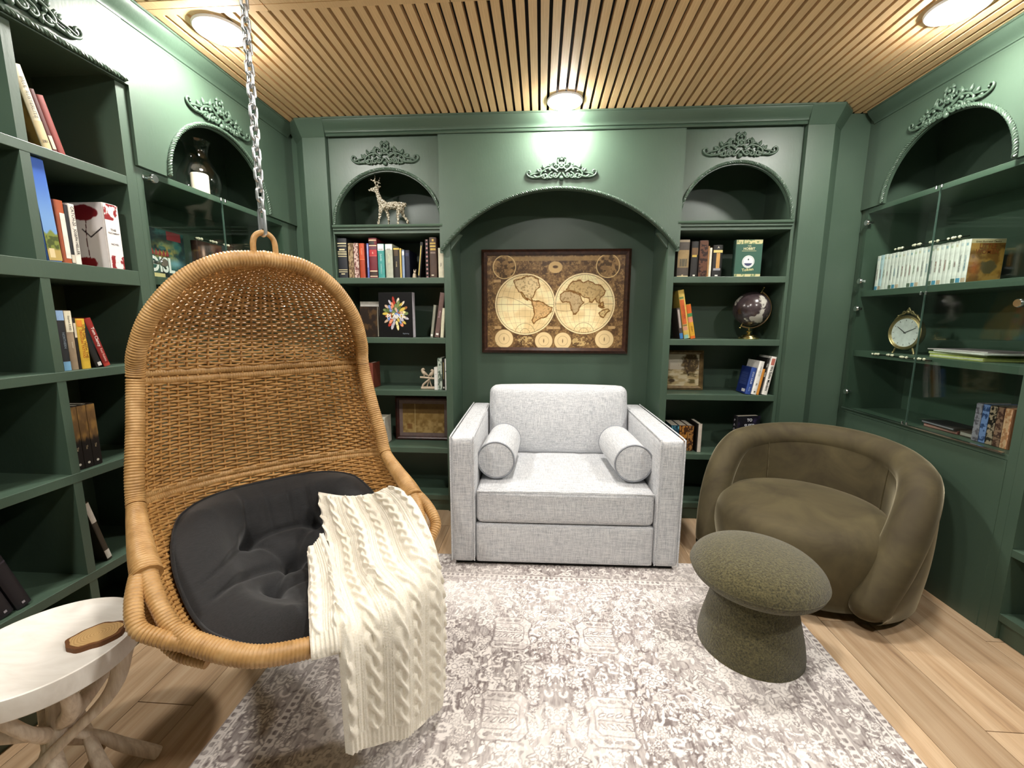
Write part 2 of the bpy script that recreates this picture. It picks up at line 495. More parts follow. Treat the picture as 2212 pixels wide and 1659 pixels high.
# ================================================================== ROOM
def room():
    fl = struct(link('floor', MB().box(XWL, XWR, YWF, YWB, -0.06, -0.012).mesh('floor', M['felt'])))
    # planks run towards the back wall
    wv = [(-1.81 + 0.176 * i) for i in range(22)]
    me = MB().box(0.0008, 0.1752, 0.001, 1.2185, -0.012, 0.0).mesh('plank', 'plank')
    for i, x in enumerate(wv):
        if x > XWR: break
        y = YWF + (-(i * 0.43) % 1.22) - 1.22
        while y < YWB:
            y0, y1 = max(y, YWF), min(y + 1.2195, YWB)
            if y1 - y0 > 0.02:
                wid = min(0.176, XWR - x)
                if y1 - y0 > 1.21 and wid > 0.17: o = link('plank', me, fl)
                else: o = link('plank', MB().box(0.0008, wid - 0.0008, 0.001, y1 - y0 - 0.001, -0.012, 0.0).mesh('plank', 'plank'), fl)
                o.location = (x, y0, 0)
            y += 1.22
    struct(link('wall_back', MB().box(XWL, XWR, YWB, YWB + 0.1, -0.06, 2.3).mesh('wall_back', 'paint')))
    struct(link('wall_left', MB().box(XWL - 0.1, XWL, YWF, YWB + 0.1, -0.06, 2.3).mesh('wall_left', 'paint')))
    struct(link('wall_right', MB().box(XWR, XWR + 0.1, YWF, YWB + 0.1, -0.06, 2.3).mesh('wall_right', 'paint')))
    struct(link('wall_front', MB().box(XWL - 0.1, XWR + 0.1, YWF - 0.1, YWF, -0.06, 2.3).mesh('wall_front', 'paint')))
    ce = struct(link('ceiling', MB().box(XWL, XWR, YWF, YWB, ZC + 0.022, 2.30).mesh('ceiling', 'felt')))
    # slatted oak panels: a far panel and a near one, with a flat end strip where they meet
    yj = -0.85
    far = MB().box(-0.0145, 0.0145, yj + 0.03, 0.05, ZC, ZC + 0.022).mesh('slat', 'oak')
    near = MB().box(-0.0145, 0.0145, yj - 2.4, yj - 0.034, ZC, ZC + 0.022).mesh('slat', 'oak')
    x = -1.62
    while x < 1.72:
        for me in (far, near):
            o = link('slat', me, ce); o.location = (x, 0, 0)
        x += 0.0415
    x = -1.64
    while x < 1.74:
        a = MB().box(x + 0.001, x + 0.62, yj + 0.002, yj + 0.03, ZC, ZC + 0.022).build('end_strip', 'oak', ce)
        b = MB().box(x + 0.001, x + 0.62, yj - 0.034, yj - 0.002, ZC - 0.001, ZC + 0.022).build('end_strip', 'oak', ce)
        x += 0.6225
    # crown moulding
    prof = [(0, 2.100), (0.008, 2.100), (0.012, 2.106), (0.008, 2.112), (0.016, 2.116), (0.018, 2.124), (0.026, 2.132), (0.040, 2.146),
            (0.050, 2.160), (0.052, 2.166), (0.056, 2.168), (0.056, 2.1745), (0, 2.1745)]
    def crown(name, a, b, nrm):
        n = len(prof); V = []
        for p in (a, b):
            for d, z in prof: V.append((p[0] + nrm[0] * d, p[1] + nrm[1] * d, z))
        f = [(i, (i + 1) % n, n + (i + 1) % n, n + i) for i in range(n)] + [tuple(range(n)), tuple(range(2 * n - 1, n - 1, -1))]
        return struct(MB().add(V, f).build(name, 'paint', None, 35))
    crown('trim_1', (-1.236, -0.021), (1.214, -0.021), (0, -1))
    crown('trim_2', (XL + 0.0005, -3.4), (XL + 0.0005, 0.02), (1, 0))
    crown('trim_3', (XR - 0.0005, -3.4), (XR - 0.0005, 0.03), (-1, 0))
    # corner pilasters with flared heads
    for k, sg, x0, x1, xe in ((4, -1, 1.241, 1.366, 1.4865), (5, 1, 1.218, 1.345, 1.5815)):
        def pl(z): return None
        poly = [(sg * x0, 0.30), (sg * x0, -0.03), (sg * x1, -0.03), (sg * (x1 + 0.075), 0.045), (sg * xe, 0.06), (sg * xe, 0.30)]
        if sg < 0: poly = poly[::-1]
        mb = MB().prism(poly, 0.0, 2.1745)
        struct(mb.build('trim_%d' % k, 'paint', None))
        # flared head
        q0 = [(sg * x0, -0.031), (sg * x1, -0.031), (sg * (x1 + 0.075), 0.044)]
        q1 = [(sg * (x0 - 0.012), -0.075), (sg * (x1 + 0.012), -0.075), (sg * (x1 + 0.10), 0.01)]
        V = [(x, y, 2.095) for x, y in q0] + [(x, y, 2.165) for x, y in q1] + [(x, y, 2.1745) for x, y in q1]
        V += [(sg * x0, 0.05, 2.095), (sg * x0, 0.05, 2.1745)]
        f = [(0, 1, 4, 3), (1, 2, 5, 4), (3, 4, 7, 6), (4, 5, 8, 7), (0, 3, 6, 10, 9), (2, 9, 10, 8, 5), (6, 7, 8, 10), (0, 9, 2, 1)]
        struct(MB().add(V, f).build('trim_%d' % (k + 2), 'paint', None))
room()

# ceiling downlights (the lamps of the room)
def lamps():
    dm = MB().lathe([(0.0001, -0.026), (0.030, -0.024), (0.050, -0.0185), (0.062, -0.010), (0.066, 0.0), (0.066, 0.003)], 40).mesh('diffuser', 'lamp', 60)
    rm = MB().lathe([(0.066, 0.0045), (0.066, -0.001), (0.070, -0.004), (0.082, -0.003), (0.086, 0.002), (0.086, 0.0045)], 40).mesh('trim_ring', 'trimwhite', 40)
    lab = ['lit recessed ceiling light beside the chain of the hanging chair', 'lit recessed ceiling light above the map alcove',
           'lit recessed ceiling light at the right above the glass cabinet'] + ['lit recessed ceiling light over the rug, nearest the viewer', 'lit recessed ceiling light behind the viewer on the left', 'lit recessed ceiling light behind the viewer on the right']
    for (x, y), lb in zip(LAMPS, lab):
        t = thing('ceiling_light', lb, 'ceiling light', (x, y, ZC - 0.0055), group='recessed ceiling lights')
        link('diffuser', dm, t); link('trim_ring', rm, t)
lamps()

# ================================================================== BUILT-IN UNITS
def arch_pts(cx, z0, r, rz, n=28): return [(cx + r * math.cos(PI - PI * i / n), z0 + rz * math.sin(PI * i / n)) for i in range(n + 1)]
def seg_arch(cx, hw, z0, z1, n=36):
    """flat circular arc rising from z0 at the ends to z1"""
    s_ = z1 - z0; R = (hw * hw + s_ * s_) / (2 * s_); zc = z1 - R; a = math.asin(hw / R)
    return [(cx + R * math.sin(-a + 2 * a * i / n), zc + R * math.cos(-a + 2 * a * i / n)) for i in range(n + 1)]
def arch_board(x0, x1, z0, z1, pts, y0, y1):
    """board with an arched opening: pts run left to right along the opening's edge"""
    poly_l = [(x0, z0), (x0, z1)]; mb = MB()
    front = lambda y: [(x, y, z) for x, z in pts]
    n = len(pts)
    for y, fl in ((y0, False), (y1, True)):
        V = [(x, y, z) for x, z in pts] + [(x, y, z1) for x, z in pts]
        f = [(i, i + 1, n + i + 1, n + i) for i in range(n - 1)]
        if fl: f = [q[::-1] for q in f]
        mb.add(V, f)
        for xa, xb in ((x0, pts[0][0]), (pts[-1][0], x1)):
            if xb - xa > 1e-4:
                q = [(xa, y, z0), (xb, y, z0), (xb, y, z1), (xa, y, z1)]; mb.add(q, [(0, 1, 2, 3) if not fl else (3, 2, 1, 0)])
    V = [(x, y0, z) for x, z in pts] + [(x, y1, z) for x, z in pts]
    mb.add(V, [(i, n + i, n + i + 1, i + 1) for i in range(n - 1)])
    for a, b in (((x0, z0), (pts[0][0], z0)), ((pts[-1][0], z0), (x1, z0)), ((x1, z0), (x1, z1)), ((x1, z1), (x0, z1)), ((x0, z1), (x0, z0))):
        if abs(a[0] - b[0]) + abs(a[1] - b[1]) > 1e-4:
            mb.add([(a[0], y0, a[1]), (a[0], y1, a[1]), (b[0], y1, b[1]), (b[0], y0, b[1])], [(0, 1, 2, 3)])
    return mb
def rope(pts, y, r=0.0075, pitch=0.032):
    P = np.array([(x, y, z) for x, z in pts]); L = np.linalg.norm(np.diff(P, axis=0), axis=1).sum()
    n = int(L / 0.006); P = spline(P, n); T = np.gradient(P, axis=0); T /= np.linalg.norm(T, axis=1)[:, None]
    N = np.array([0, -1.0, 0]); B = np.cross(T, N); s_ = np.linspace(0, L, n); mb = MB()
    for k in range(3):
        a = s_ / pitch * 2 * PI + k * 2 * PI / 3
        mb.tube(P + r * 0.55 * (np.cos(a)[:, None] * N + np.sin(a)[:, None] * B), r * 0.62, 6)
    return mb
# carved scroll ornament: about 0.365 wide, 0.10 high, centred on x, base at z = 0, proud of y = 0
def ornament_mesh():
    mb = MB()
    def scroll(pts, r0, r1, y=-0.006):
        P = spline([(x, y, z) for x, z in pts], 26); r = np.linspace(r0, r1, 26)
        for sg in (1, -1):
            Q = P.copy(); Q[:, 0] *= sg; mb.tube(Q, r, 7, up=(0.02, 1, 0.03))
    scroll([(0.085, 0.022), (0.115, 0.010), (0.15, 0.008), (0.174, 0.018), (0.180, 0.034), (0.170, 0.042), (0.160, 0.036), (0.163, 0.028)], 0.007, 0.004)
    scroll([(0.165, 0.018), (0.140, 0.026), (0.120, 0.030), (0.105, 0.040), (0.112, 0.050)], 0.004, 0.005)
    scroll([(0.020, 0.034), (0.050, 0.052), (0.085, 0.046), (0.108, 0.026), (0.098, 0.006), (0.080, 0.004), (0.074, 0.018), (0.084, 0.024)], 0.006, 0.005)
    scroll([(0.004, 0.030), (0.018, 0.012), (0.030, 0.006), (0.042, 0.014), (0.036, 0.026), (0.026, 0.024)], 0.006, 0.0045)
    scroll([(0.045, 0.010), (0.056, 0.004), (0.066, 0.012), (0.060, 0.026), (0.046, 0.034)], 0.0055, 0.0045)
    scroll([(0.010, 0.055), (0.028, 0.044), (0.048, 0.056), (0.050, 0.074), (0.038, 0.080), (0.032, 0.070), (0.038, 0.064)], 0.006, 0.004)
    scroll([(0.052, 0.058), (0.070, 0.064), (0.086, 0.056), (0.094, 0.062)], 0.006, 0.003)
    scroll([(0.002, 0.070), (0.016, 0.078), (0.018, 0.092), (0.006, 0.104), (0.0, 0.108)], 0.0055, 0.004)
    scroll([(0.0, 0.050), (0.014, 0.058), (0.014, 0.070), (0.0, 0.080)], 0.006, 0.005)
    for x, z, r in ((0, 0.004, 0.012), (0, 0.062, 0.010), (0, 0.094, 0.008), (0.060, 0.044, 0.008), (0.084, 0.036, 0.007), (0.110, 0.038, 0.006), (0.030, 0.014, 0.008), (0.052, 0.014, 0.008), (0.092, 0.012, 0.008), (0.140, 0.015, 0.007), (0.024, 0.066, 0.006)):
        for sg in ((1, -1) if x else (1,)): mb.sphere((sg * x, -0.007, z), r, 8, 5, (1, 0.8, 1))
    # leaf tips
    for x, z, a, l in ((0.060, 0.062, 1.9, 0.030), (0.090, 0.050, 1.2, 0.026), (0.115, 0.034, 0.9, 0.022), (0.018, 0.098, 1.9, 0.02), (0.128, 0.012, -0.4, 0.024), (0.070, 0.010, -1.2, 0.016), (0.104, 0.016, -0.9, 0.018)):
        for sg in (1, -1):
            p = np.array([[x + t * l * math.cos(a), -0.006, z + t * l * math.sin(a)] for t in np.linspace(0, 1, 6)]); p[:, 0] *= sg
            mb.tube(p, [0.006, 0.008, 0.0075, 0.006, 0.004, 0.001], 6, up=(0.02, 1, 0.03))
    return mb.mesh('carved_ornament', 'paint', 60)
ORN = ornament_mesh()
def ornament(parent, x, z, y): o = link('carved_ornament', ORN, parent); o.location = (x, y, z); return o
FR = {'B': (0.0, (0, 0)), 'L': (PI / 2, (XL, 0)), 'R': (-PI / 2, (XR, 0))}
def unit(name, label, cat, fr):
    a, l = FR[fr]; return thing(name, label, cat, (l[0], l[1], 0), (0, 0, a))
def wpos(fr, lx, ly, z):
    if fr == 'B': return (lx, ly, z)
    if fr == 'L': return (XL - ly, lx, z)
    return (XR + ly, -lx, z)
def shelf(parent, x0, x1, z, t=0.03, y0=0.0, y1=0.29): return MB().box(x0, x1, y0, y1, z - t, z).build('shelf', 'paint', parent, bevel=0.0015)

# --- back towers
Z1, Z2, Z3, Z4, Z5 = 1.372, 1.039, 0.735, 0.392, 0.10
ZS = (Z1, Z2, Z3, Z4, Z5)
def tower(xa, xb, cx, label):
    t = unit('bookcase', label, 'bookcase', 'B')
    MB().box(xa, xb, 0.292, 0.320, 0.0, 2.17).build('back_panel', 'paint', t)
    xi0, xi1 = (xa + 0.008, -0.622) if cx < 0 else (0.622, xb - 0.018)
    MB().box(xa, xi0, 0.002, 0.292, 0.0, 2.17).build('side_panel', 'paint', t)
    MB().box(xi1, xb, 0.002, 0.292, 0.0, 2.17).build('side_panel', 'paint', t)
    for z in ZS[:4]: shelf(t, xi0, xi1, z, 0.032)
    shelf(t, xi0, xi1, Z5, 0.03)
    MB().box(xi0, xi1, 0.012, 0.03, 0.0, 0.07).build('kick_board', 'paint', t)
    # moulded ledge below the arch
    led = [(0.0, 0.0), (-0.022, 0.0), (-0.026, -0.006), (-0.024, -0.013), (-0.016, -0.016), (-0.016, -0.026), (-0.006, -0.030), (-0.006, -0.044), (0.0, -0.046), (0.285, -0.046), (0.285, 0.0)]
    n = len(led); x0, x1 = xi0, xi1
    V = [(x0, y, 1.652 + z) for y, z in led] + [(x1, y, 1.652 + z) for y, z in led]
    f = [(i, n + i, n + (i + 1) % n, (i + 1) % n) for i in range(n)] + [tuple(range(n)), tuple(range(2 * n - 1, n - 1, -1))]
    MB().add(V, f).build('ledge', 'paint', t, 30)
    c = (xi0 + xi1) / 2; r = (xi1 - xi0) / 2 - 0.014
    pts = arch_pts(c, 1.6525, r, 0.275)
    arch_board(xi0 if cx < 0 else xi0, xi1, 1.6525, 2.17, pts, -0.004, 0.014).build('arch_panel', 'paint', t)
    rope(arch_pts(c, 1.656, r + 0.008, 0.283), -0.009).build('rope_molding', 'paint', t, 50)
    ornament(t, c, 1.963, -0.005)
    return t, xi0, xi1
tower(-1.2405, -0.585, -0.94, 'green built-in bookcase on the back wall with a deer in its arch')
tower(0.585, 1.2175, 0.92, 'green built-in bookcase on the back wall holding the globe, arch empty')

# --- centre alcove
def alcove():
    t = unit('alcove', 'green arched alcove in the middle of the back wall, holding the map', 'alcove', 'B')
    MB().box(-0.5845, 0.5845, 0.300, 0.318, 0.0, 2.17).build('back_panel', 'paint', t)
    MB().box(-0.5845, 0.5845, 0.0, 0.3, 2.0, 2.03).build('top_panel', 'paint', t)
    pts = seg_arch(0.0, 0.62, 1.512, 1.815)
    arch_board(-0.636, 0.636, 1.5, 2.17, pts, -0.021, -0.0045).build('arch_panel', 'paint', t)
    rope(seg_arch(0, 0.628, 1.515, 1.823), -0.026).build('rope_molding', 'paint', t, 50)
    ornament(t, 0.012, 1.866, -0.022)
    for sg in (-1, 1):                                   # small corner braces behind the arch
        poly = [(sg * 0.583, 1.60), (sg * 0.52, 1.60), (sg * 0.583, 1.52)]
        if sg < 0: poly = poly[::-1]
        MB().prism_y(poly, 0.01, 0.03).build('corner_brace', 'paint', t)
alcove()

# --- tall open bookcases on the side walls
def tall(fr, x0, x1, xd, label, near_neg):
    t = unit('bookcase', label, 'bookcase', fr)
    MB().box(x0, x1, 0.292, 0.318, 0.0, 2.17).build('back_panel', 'paint', t)
    ia, ib = x0 + 0.035, x1 - 0.036
    MB().box(x0, ia, 0.0, 0.292, 0, 2.17).build('side_panel', 'paint', t)
    MB().box(ib, x1, 0.0, 0.292, 0, 2.17).build('side_panel', 'paint', t)
    zs = [1.618, 1.305, 0.986, 0.676, 0.349, 0.10]
    for z in zs: shelf(t, ia, ib, z, 0.05 if z == 1.305 else 0.028, 0.0, 0.291)
    edges = [1.93] + zs
    for a, b in zip(edges[:-1], edges[1:]):
        top = a if a == 1.93 else a - (0.05 if a == 1.305 else 0.028)
        MB().box(xd - 0.012, xd + 0.012, 0.001, 0.2905, b, top).build('divider', 'paint', t)
    MB().box(ia, ib, 0.014, 0.03, 0.0, 0.072).build('kick_board', 'paint', t)
    MB().box(x0, x1, -0.014, -0.0005, 1.915, 2.17).build('header_panel', 'paint', t)
    MB().box(ia, ib, 0.0, 0.291, 1.93, 1.95).build('top_panel', 'paint', t)
    rope([(x0 + 0.01, 1.927), ((x0 + x1) / 2, 1.927), (x1 - 0.01, 1.927)], -0.019).build('rope_molding', 'paint', t, 50)
    ornament(t, xd, 1.95, -0.015)
    return t
tall('L', -1.57, -0.906, -1.230, 'green open bookcase with two columns on the left wall, behind the hanging chair', True)
tall('R', 0.836, 1.50, 1.16, 'green open bookcase at the right edge, beside the right glass cabinet', False)

# --- glass fronted cabinets on the side walls
def cabinet(fr, x0, x1, cx, zl, label, glass_x, hinge_side):
    t = unit('glass_cabinet', label, 'cabinet', fr)
    MB().box(x0, x1, 0.292, 0.318, 0, 2.17).build('back_panel', 'paint', t)
    ia, ib = (x0 + 0.025, x1 - 0.13) if fr == 'L' else (x0 + 0.043, x1 - 0.03)
    MB().box(x0, ia, 0.0, 0.292, 0, 2.17).build('side_panel', 'paint', t)
    MB().box(ib, x1, 0.0, 0.292, 0, 2.17).build('side_panel', 'paint', t)
    for z in (1.296, 0.986): shelf(t, ia, ib, z, 0.03, 0.012, 0.291)
    shelf(t, ia, ib, 0.672, 0.02, 0.0, 0.291)
    shelf(t, ia, ib, zl, 0.024, 0.0, 0.291)
    MB().box(ia, ib, -0.002, 0.016, 0.0, 0.651).build('lower_panel', 'paint', t)
    pts = arch_pts(cx, zl + 0.0005, 0.285, 0.268)
    arch_board(x0 + 0.0005, x1 - 0.0005, zl + 0.0005, 2.17, pts, -0.012, -0.0005).build('arch_panel', 'paint', t)
    rope(arch_pts(cx, zl + 0.004, 0.293, 0.276), -0.017).build('rope_molding', 'paint', t, 50)
    ornament(t, cx, zl + 0.292 if fr == 'L' else zl + 0.265, -0.013)
    MB().box(glass_x[0], glass_x[2], -0.012, -0.003, 0.672, 0.678).build('glass_rail', 'chrome', t)
    for k in (0, 1):
        a, b = glass_x[k], glass_x[k + 1]
        d = MB().box(a + 0.001, b - 0.001, -0.0115, -0.0055, 0.680, zl - 0.006).build('glass_door', 'glass', t)
        MB().box(b - 0.0012 if k == 0 else a + 0.0002, b + 0.0002 if k == 0 else a + 0.0012, -0.0117, -0.0053, 0.680, zl - 0.006).build('polished_edge', m_edge, d)
        out = a if k == 0 else b; sg = 1 if k == 0 else -1
        for z in ((1.635, 1.345, 1.205, 0.765) if hinge_side == k else (1.205,)):
            h = MB().lathe([(0.0001, -0.006), (0.013, -0.006), (0.015, -0.002), (0.015, 0.003), (0.006, 0.006), (0.006, 0.016)], 18).mesh('hinge', 'chrome', 40)
            o = link('hinge', h, d); o.matrix_local = Matrix.Translation((out + sg * 0.028, -0.0175, z)) @ Matrix.Rotation(-PI / 2, 4, 'X')
            o2 = MB().box(out - 0.0, out + sg * 0.03, -0.004, 0.01, z - 0.006, z + 0.006).build('hinge_arm', 'chrome', d, bevel=0.001)
        inn = b if k == 0 else a
        for z in (zl - 0.012, 1.262, 0.684):
            MB().box(inn - sg * 0.012 - 0.004, inn - sg * 0.012 + 0.004, -0.020, -0.012, z - 0.007, z + 0.007).build('clip', 'chrome', d, bevel=0.002)
    return t
m_edge = m_plain('glass_edge', '3f544a', 0.2)
cabinet('L', -0.9055, 0.0585, -0.49, 1.664, 'green cabinet with glass doors on the left wall, a candle lantern in its arch', (-0.884, -0.520, -0.10), 0)
cabinet('R', -0.0585, 0.8355, 0.375, 1.708, 'green cabinet with glass doors on the right wall, empty arch above', (-0.020, 0.388, 0.795), 0)

# ================================================================== RUG
def rug():
    x0, x1, y0, y1, st = -0.968, 0.922, -2.75, -0.478, 0.0027
    ys = 1.36                                                               # the finely drawn length, measured from the back edge
    nx, ny = int((x1 - x0) / st), int(ys / st)
    hw = (x1 - x0) / 2; nh = (nx + 1) // 2
    X = np.abs(np.linspace(-hw, hw, nx))
    Xh = np.linspace(0, hw, nh); Yh = np.linspace(0, ys, ny)                # distance from the centre line, from the back edge
    A, B = np.meshgrid(Xh, Yh, indexing='ij')
    A, B = A + 0.007 * (fbm(A * 50, B * 50, 51) - .5), B + 0.007 * (fbm(A * 50, B * 50, 61) - .5)
    m = 0.25 + 0.40 * sstep(0.40, 0.62, fbm(A * 11, B * 11, 3))            # dark value, 0 cream .. 1 grey
    rng = np.random.default_rng(11)
    sx = Xh[1] - Xh[0]; sy = Yh[1] - Yh[0]
    def win(cx, cy, r):
        i0, i1 = max(0, int((cx - r) / sx)), min(nh, int((cx + r) / sx) + 2)
        j0, j1 = max(0, int((cy - r) / sy)), min(ny, int((cy + r) / sy) + 2)
        return slice(i0, i1), slice(j0, j1)
    def put(sl, mask, val): m[sl] = m[sl] * (1 - mask) + val * mask
    def rosette(cx, cy, r, n, ph, dark=0.95):
        sl = win(cx, cy, r * 1.3)
        if m[sl].size == 0: return
        a, b = A[sl] - cx, B[sl] - cy; rho = np.hypot(a, b); th = np.arctan2(b, a)
        rr = r * (0.80 + 0.20 * np.cos(n * th + ph))
        put(sl, 1 - sstep(-0.001, 0.001, rho - rr), 0.03)
        put(sl, 1 - sstep(0.0006, 0.0026, np.abs(rho - rr)), dark)
        put(sl, 1 - sstep(0.0006, 0.0026, np.abs(rho - r * 0.33)), dark * 0.8)
        put(sl, (1 - sstep(0, 0.002, np.abs(np.sin(n * th / 2 + ph / 2)) * rho * 0.5)) * (rho < rr) * (rho > r * 0.35), dark * 0.4)
    def leaf(cx, cy, l, w, an, fill, dark):
        sl = win(cx, cy, l)
        if m[sl].size == 0: return
        a, b = A[sl] - cx, B[sl] - cy; u = a * math.cos(an) + b * math.sin(an); v = -a * math.sin(an) + b * math.cos(an)
        v = v - 0.25 * w * np.sin(u / l * 3)
        d = np.abs(v) - w * np.clip(1 - (u / l) ** 2, 0, 1); ins = (np.abs(u) < l)
        put(sl, (1 - sstep(-0.001, 0.001, d)) * ins, fill); put(sl, (1 - sstep(0.0006, 0.0024, np.abs(d))) * ins, dark)
    def arc(cx, cy, r, a0, da, wd, val):
        sl = win(cx, cy, r * 1.2)
        if m[sl].size == 0: return
        a, b = A[sl] - cx, B[sl] - cy; rho = np.hypot(a, b); th = (np.arctan2(b, a) - a0) % (2 * PI)
        put(sl, (1 - sstep(wd * 0.5, wd, np.abs(rho - r * (1 - 0.35 * th / (2 * PI))))) * (th < da), val)
    bw = 0.17                                                               # border width
    def scatter(n, area, dens=1.0):
        for k in range(n):
            cx, cy = area(); q = rng.random(); dk = rng.uniform(0.5, 1.0)
            if q < 0.13: rosette(cx, cy, rng.uniform(0.010, 0.024), rng.integers(5, 10), rng.uniform(0, 6), dk)
            elif q < 0.66: leaf(cx, cy, rng.uniform(0.008, 0.022), rng.uniform(0.003, 0.008), rng.uniform(0, PI), rng.choice([0.02, 0.02, 0.7]), dk)
            else: arc(cx, cy, rng.uniform(0.008, 0.024), rng.uniform(0, 6.28), rng.uniform(2, 5), rng.uniform(.003, .0055), rng.choice([0.02, 0.9]))
    scatter(4200, lambda: (rng.uniform(0, hw - bw), rng.uniform(bw, ys)))
    # medallions repeated along the middle
    for row in range(3):
        cy = 0.50 + 0.325 * row
        for cx, cyy, r in ((0.42, cy + 0.02, 0.036), (0.33, cy + 0.165, 0.030), (0.55, cy + 0.12, 0.034), (0.66, cy - 0.05, 0.030), (0.30, cy - 0.14, 0.026)): rosette(cx, cyy, r, 9, row, 0.8)
        oc = [(0.080, cy - 0.050), (0.108, cy - 0.078), (0.212, cy - 0.078), (0.226, cy - 0.062), (0.215, cy - 0.045), (0.215, cy + 0.045), (0.226, cy + 0.062), (0.212, cy + 0.078), (0.108, cy + 0.078), (0.080, cy + 0.050), (0.092, cy)]
        m[:] = np.where(inpoly(A, B, oc), m * 0.42 + 0.03, m); m[:] = np.maximum(m, 0.8 * (1 - sstep(0.001, 0.0034, segdist(A, B, oc))))
        ic = [(0.108, cy - 0.030), (0.122, cy - 0.044), (0.218, cy - 0.044), None, (0.218, cy + 0.044), (0.122, cy + 0.044), (0.108, cy + 0.030)]
        ic = [p for p in ic if p]; m[:] = np.maximum(m, 0.7 * (1 - sstep(0.001, 0.003, segdist(A, B, ic))))
        for sg in (-1, 1):
            for k in range(3): leaf(0.135 + 0.03 * k, cy + sg * 0.061, 0.013, 0.004, 0.2 * (-1) ** k, 0.6, 0.8)
            for k in range(4): leaf(0.128 + 0.025 * k, cy + sg * 0.017, 0.014, 0.0048, sg * 0.55, 0.05, 0.9)
        m[:] = np.maximum(m, 0.8 * (1 - sstep(0.001, 0.0026, segdist(A, B, [(0.112, cy), (0.23, cy)], False))))
        leaf(0.252, cy, 0.026, 0.018, PI / 2, 0.55, 1.0); rosette(0.250, cy, 0.010, 6, 0, 0.9); rosette(0.246, cy - 0.075, 0.014, 6, 0, 1); rosette(0.246, cy + 0.075, 0.014, 6, 0, 1)
        rosette(0.0, cy, 0.026, 8, 0, 0.6); rosette(0.0, cy + 0.1625, 0.034, 10, 0, 0.7)
    # borders: wide floral band between two bead stripes
    D = np.minimum(hw - A, B)
    m[:] = np.where(D < bw, 0.62 + 0.3 * (fbm(A * 20, B * 20, 9) - 0.5), m)
    def bord():
        return (rng.uniform(0, hw), rng.uniform(0.03, bw - 0.03)) if rng.random() < 0.4 else (hw - rng.uniform(0.03, bw - 0.03), rng.uniform(0, ys))
    scatter(900, bord)
    T = np.where(hw - A < B, B, A)                                          # coordinate along the border
    for d0 in (0.012, bw - 0.008):
        bead = 0.5 + 0.5 * np.cos(T / 0.022 * 2 * PI)
        m[:] = np.where(np.abs(D - d0) < 0.011, np.where((bead > 0.4 + 18 * np.abs(D - d0)) & (np.abs(D - d0) < 0.007), 0.8, 0.10), m)
    m[:] = np.where(np.abs(D - 0.030) < 0.0025, 0.05, m); m[:] = np.where(np.abs(D - bw - 0.012) < 0.002, 0.75, m); m[:] = np.where(D < 0.003, 0.8, m)
    # wear: thin lengthwise strokes and faded patches
    idx = np.clip(np.round(X / sx).astype(int), 0, nh - 1)
    XX, YY = np.meshgrid(np.linspace(x0, x1, nx), Yh, indexing='ij'); mm = m[idx, :]
    def tone(mm, XX, YY):
        stroke = fbm(XX * 230, YY * 45, 21, 3); fade = fbm(XX * 3.4, YY * 3.4, 31, 3)
        mm = np.clip(mm * np.clip(0.22 + 1.15 * fade, 0, 1.05) * (0.35 + 1.1 * stroke), 0, 1)
        C = mixa(np.array([240, 233, 228.]), np.array([124, 113, 111.]), np.clip(mm * 1.08, 0, 1))
        return C * (0.95 + 0.10 * fbm(XX * 8, YY * 8, 41, 2))[..., None]
    root = thing('rug', 'faded cream and grey-mauve floral rug under the loveseat', 'rug', (0, 0, 0))
    P = np.stack([XX, y1 - YY, np.full_like(XX, 0.009)], -1)
    colour_grid('printed_pile', P.transpose(1, 0, 2)[::-1], tone(mm, XX, YY).transpose(1, 0, 2)[::-1], 'rug', root)
    n2 = 150; X2, Y2 = np.meshgrid(np.linspace(x0, x1, 240), np.linspace(ys, y1 - y0, n2), indexing='ij')       # the rest, behind the viewer
    P2 = np.stack([X2, y1 - Y2, np.full_like(X2, 0.009)], -1)
    colour_grid('printed_pile', P2.transpose(1, 0, 2)[::-1], tone(0.2 + 0.6 * sstep(.4, .6, fbm(np.abs(X2 + .023) * 30, Y2 * 30, 3)), X2, Y2).transpose(1, 0, 2)[::-1], 'rug', root)
    MB().box(x0, x1, y0, y1, 0.0015, 0.0086).build('backing', cm('8f857e', 0.9), root)
rug()

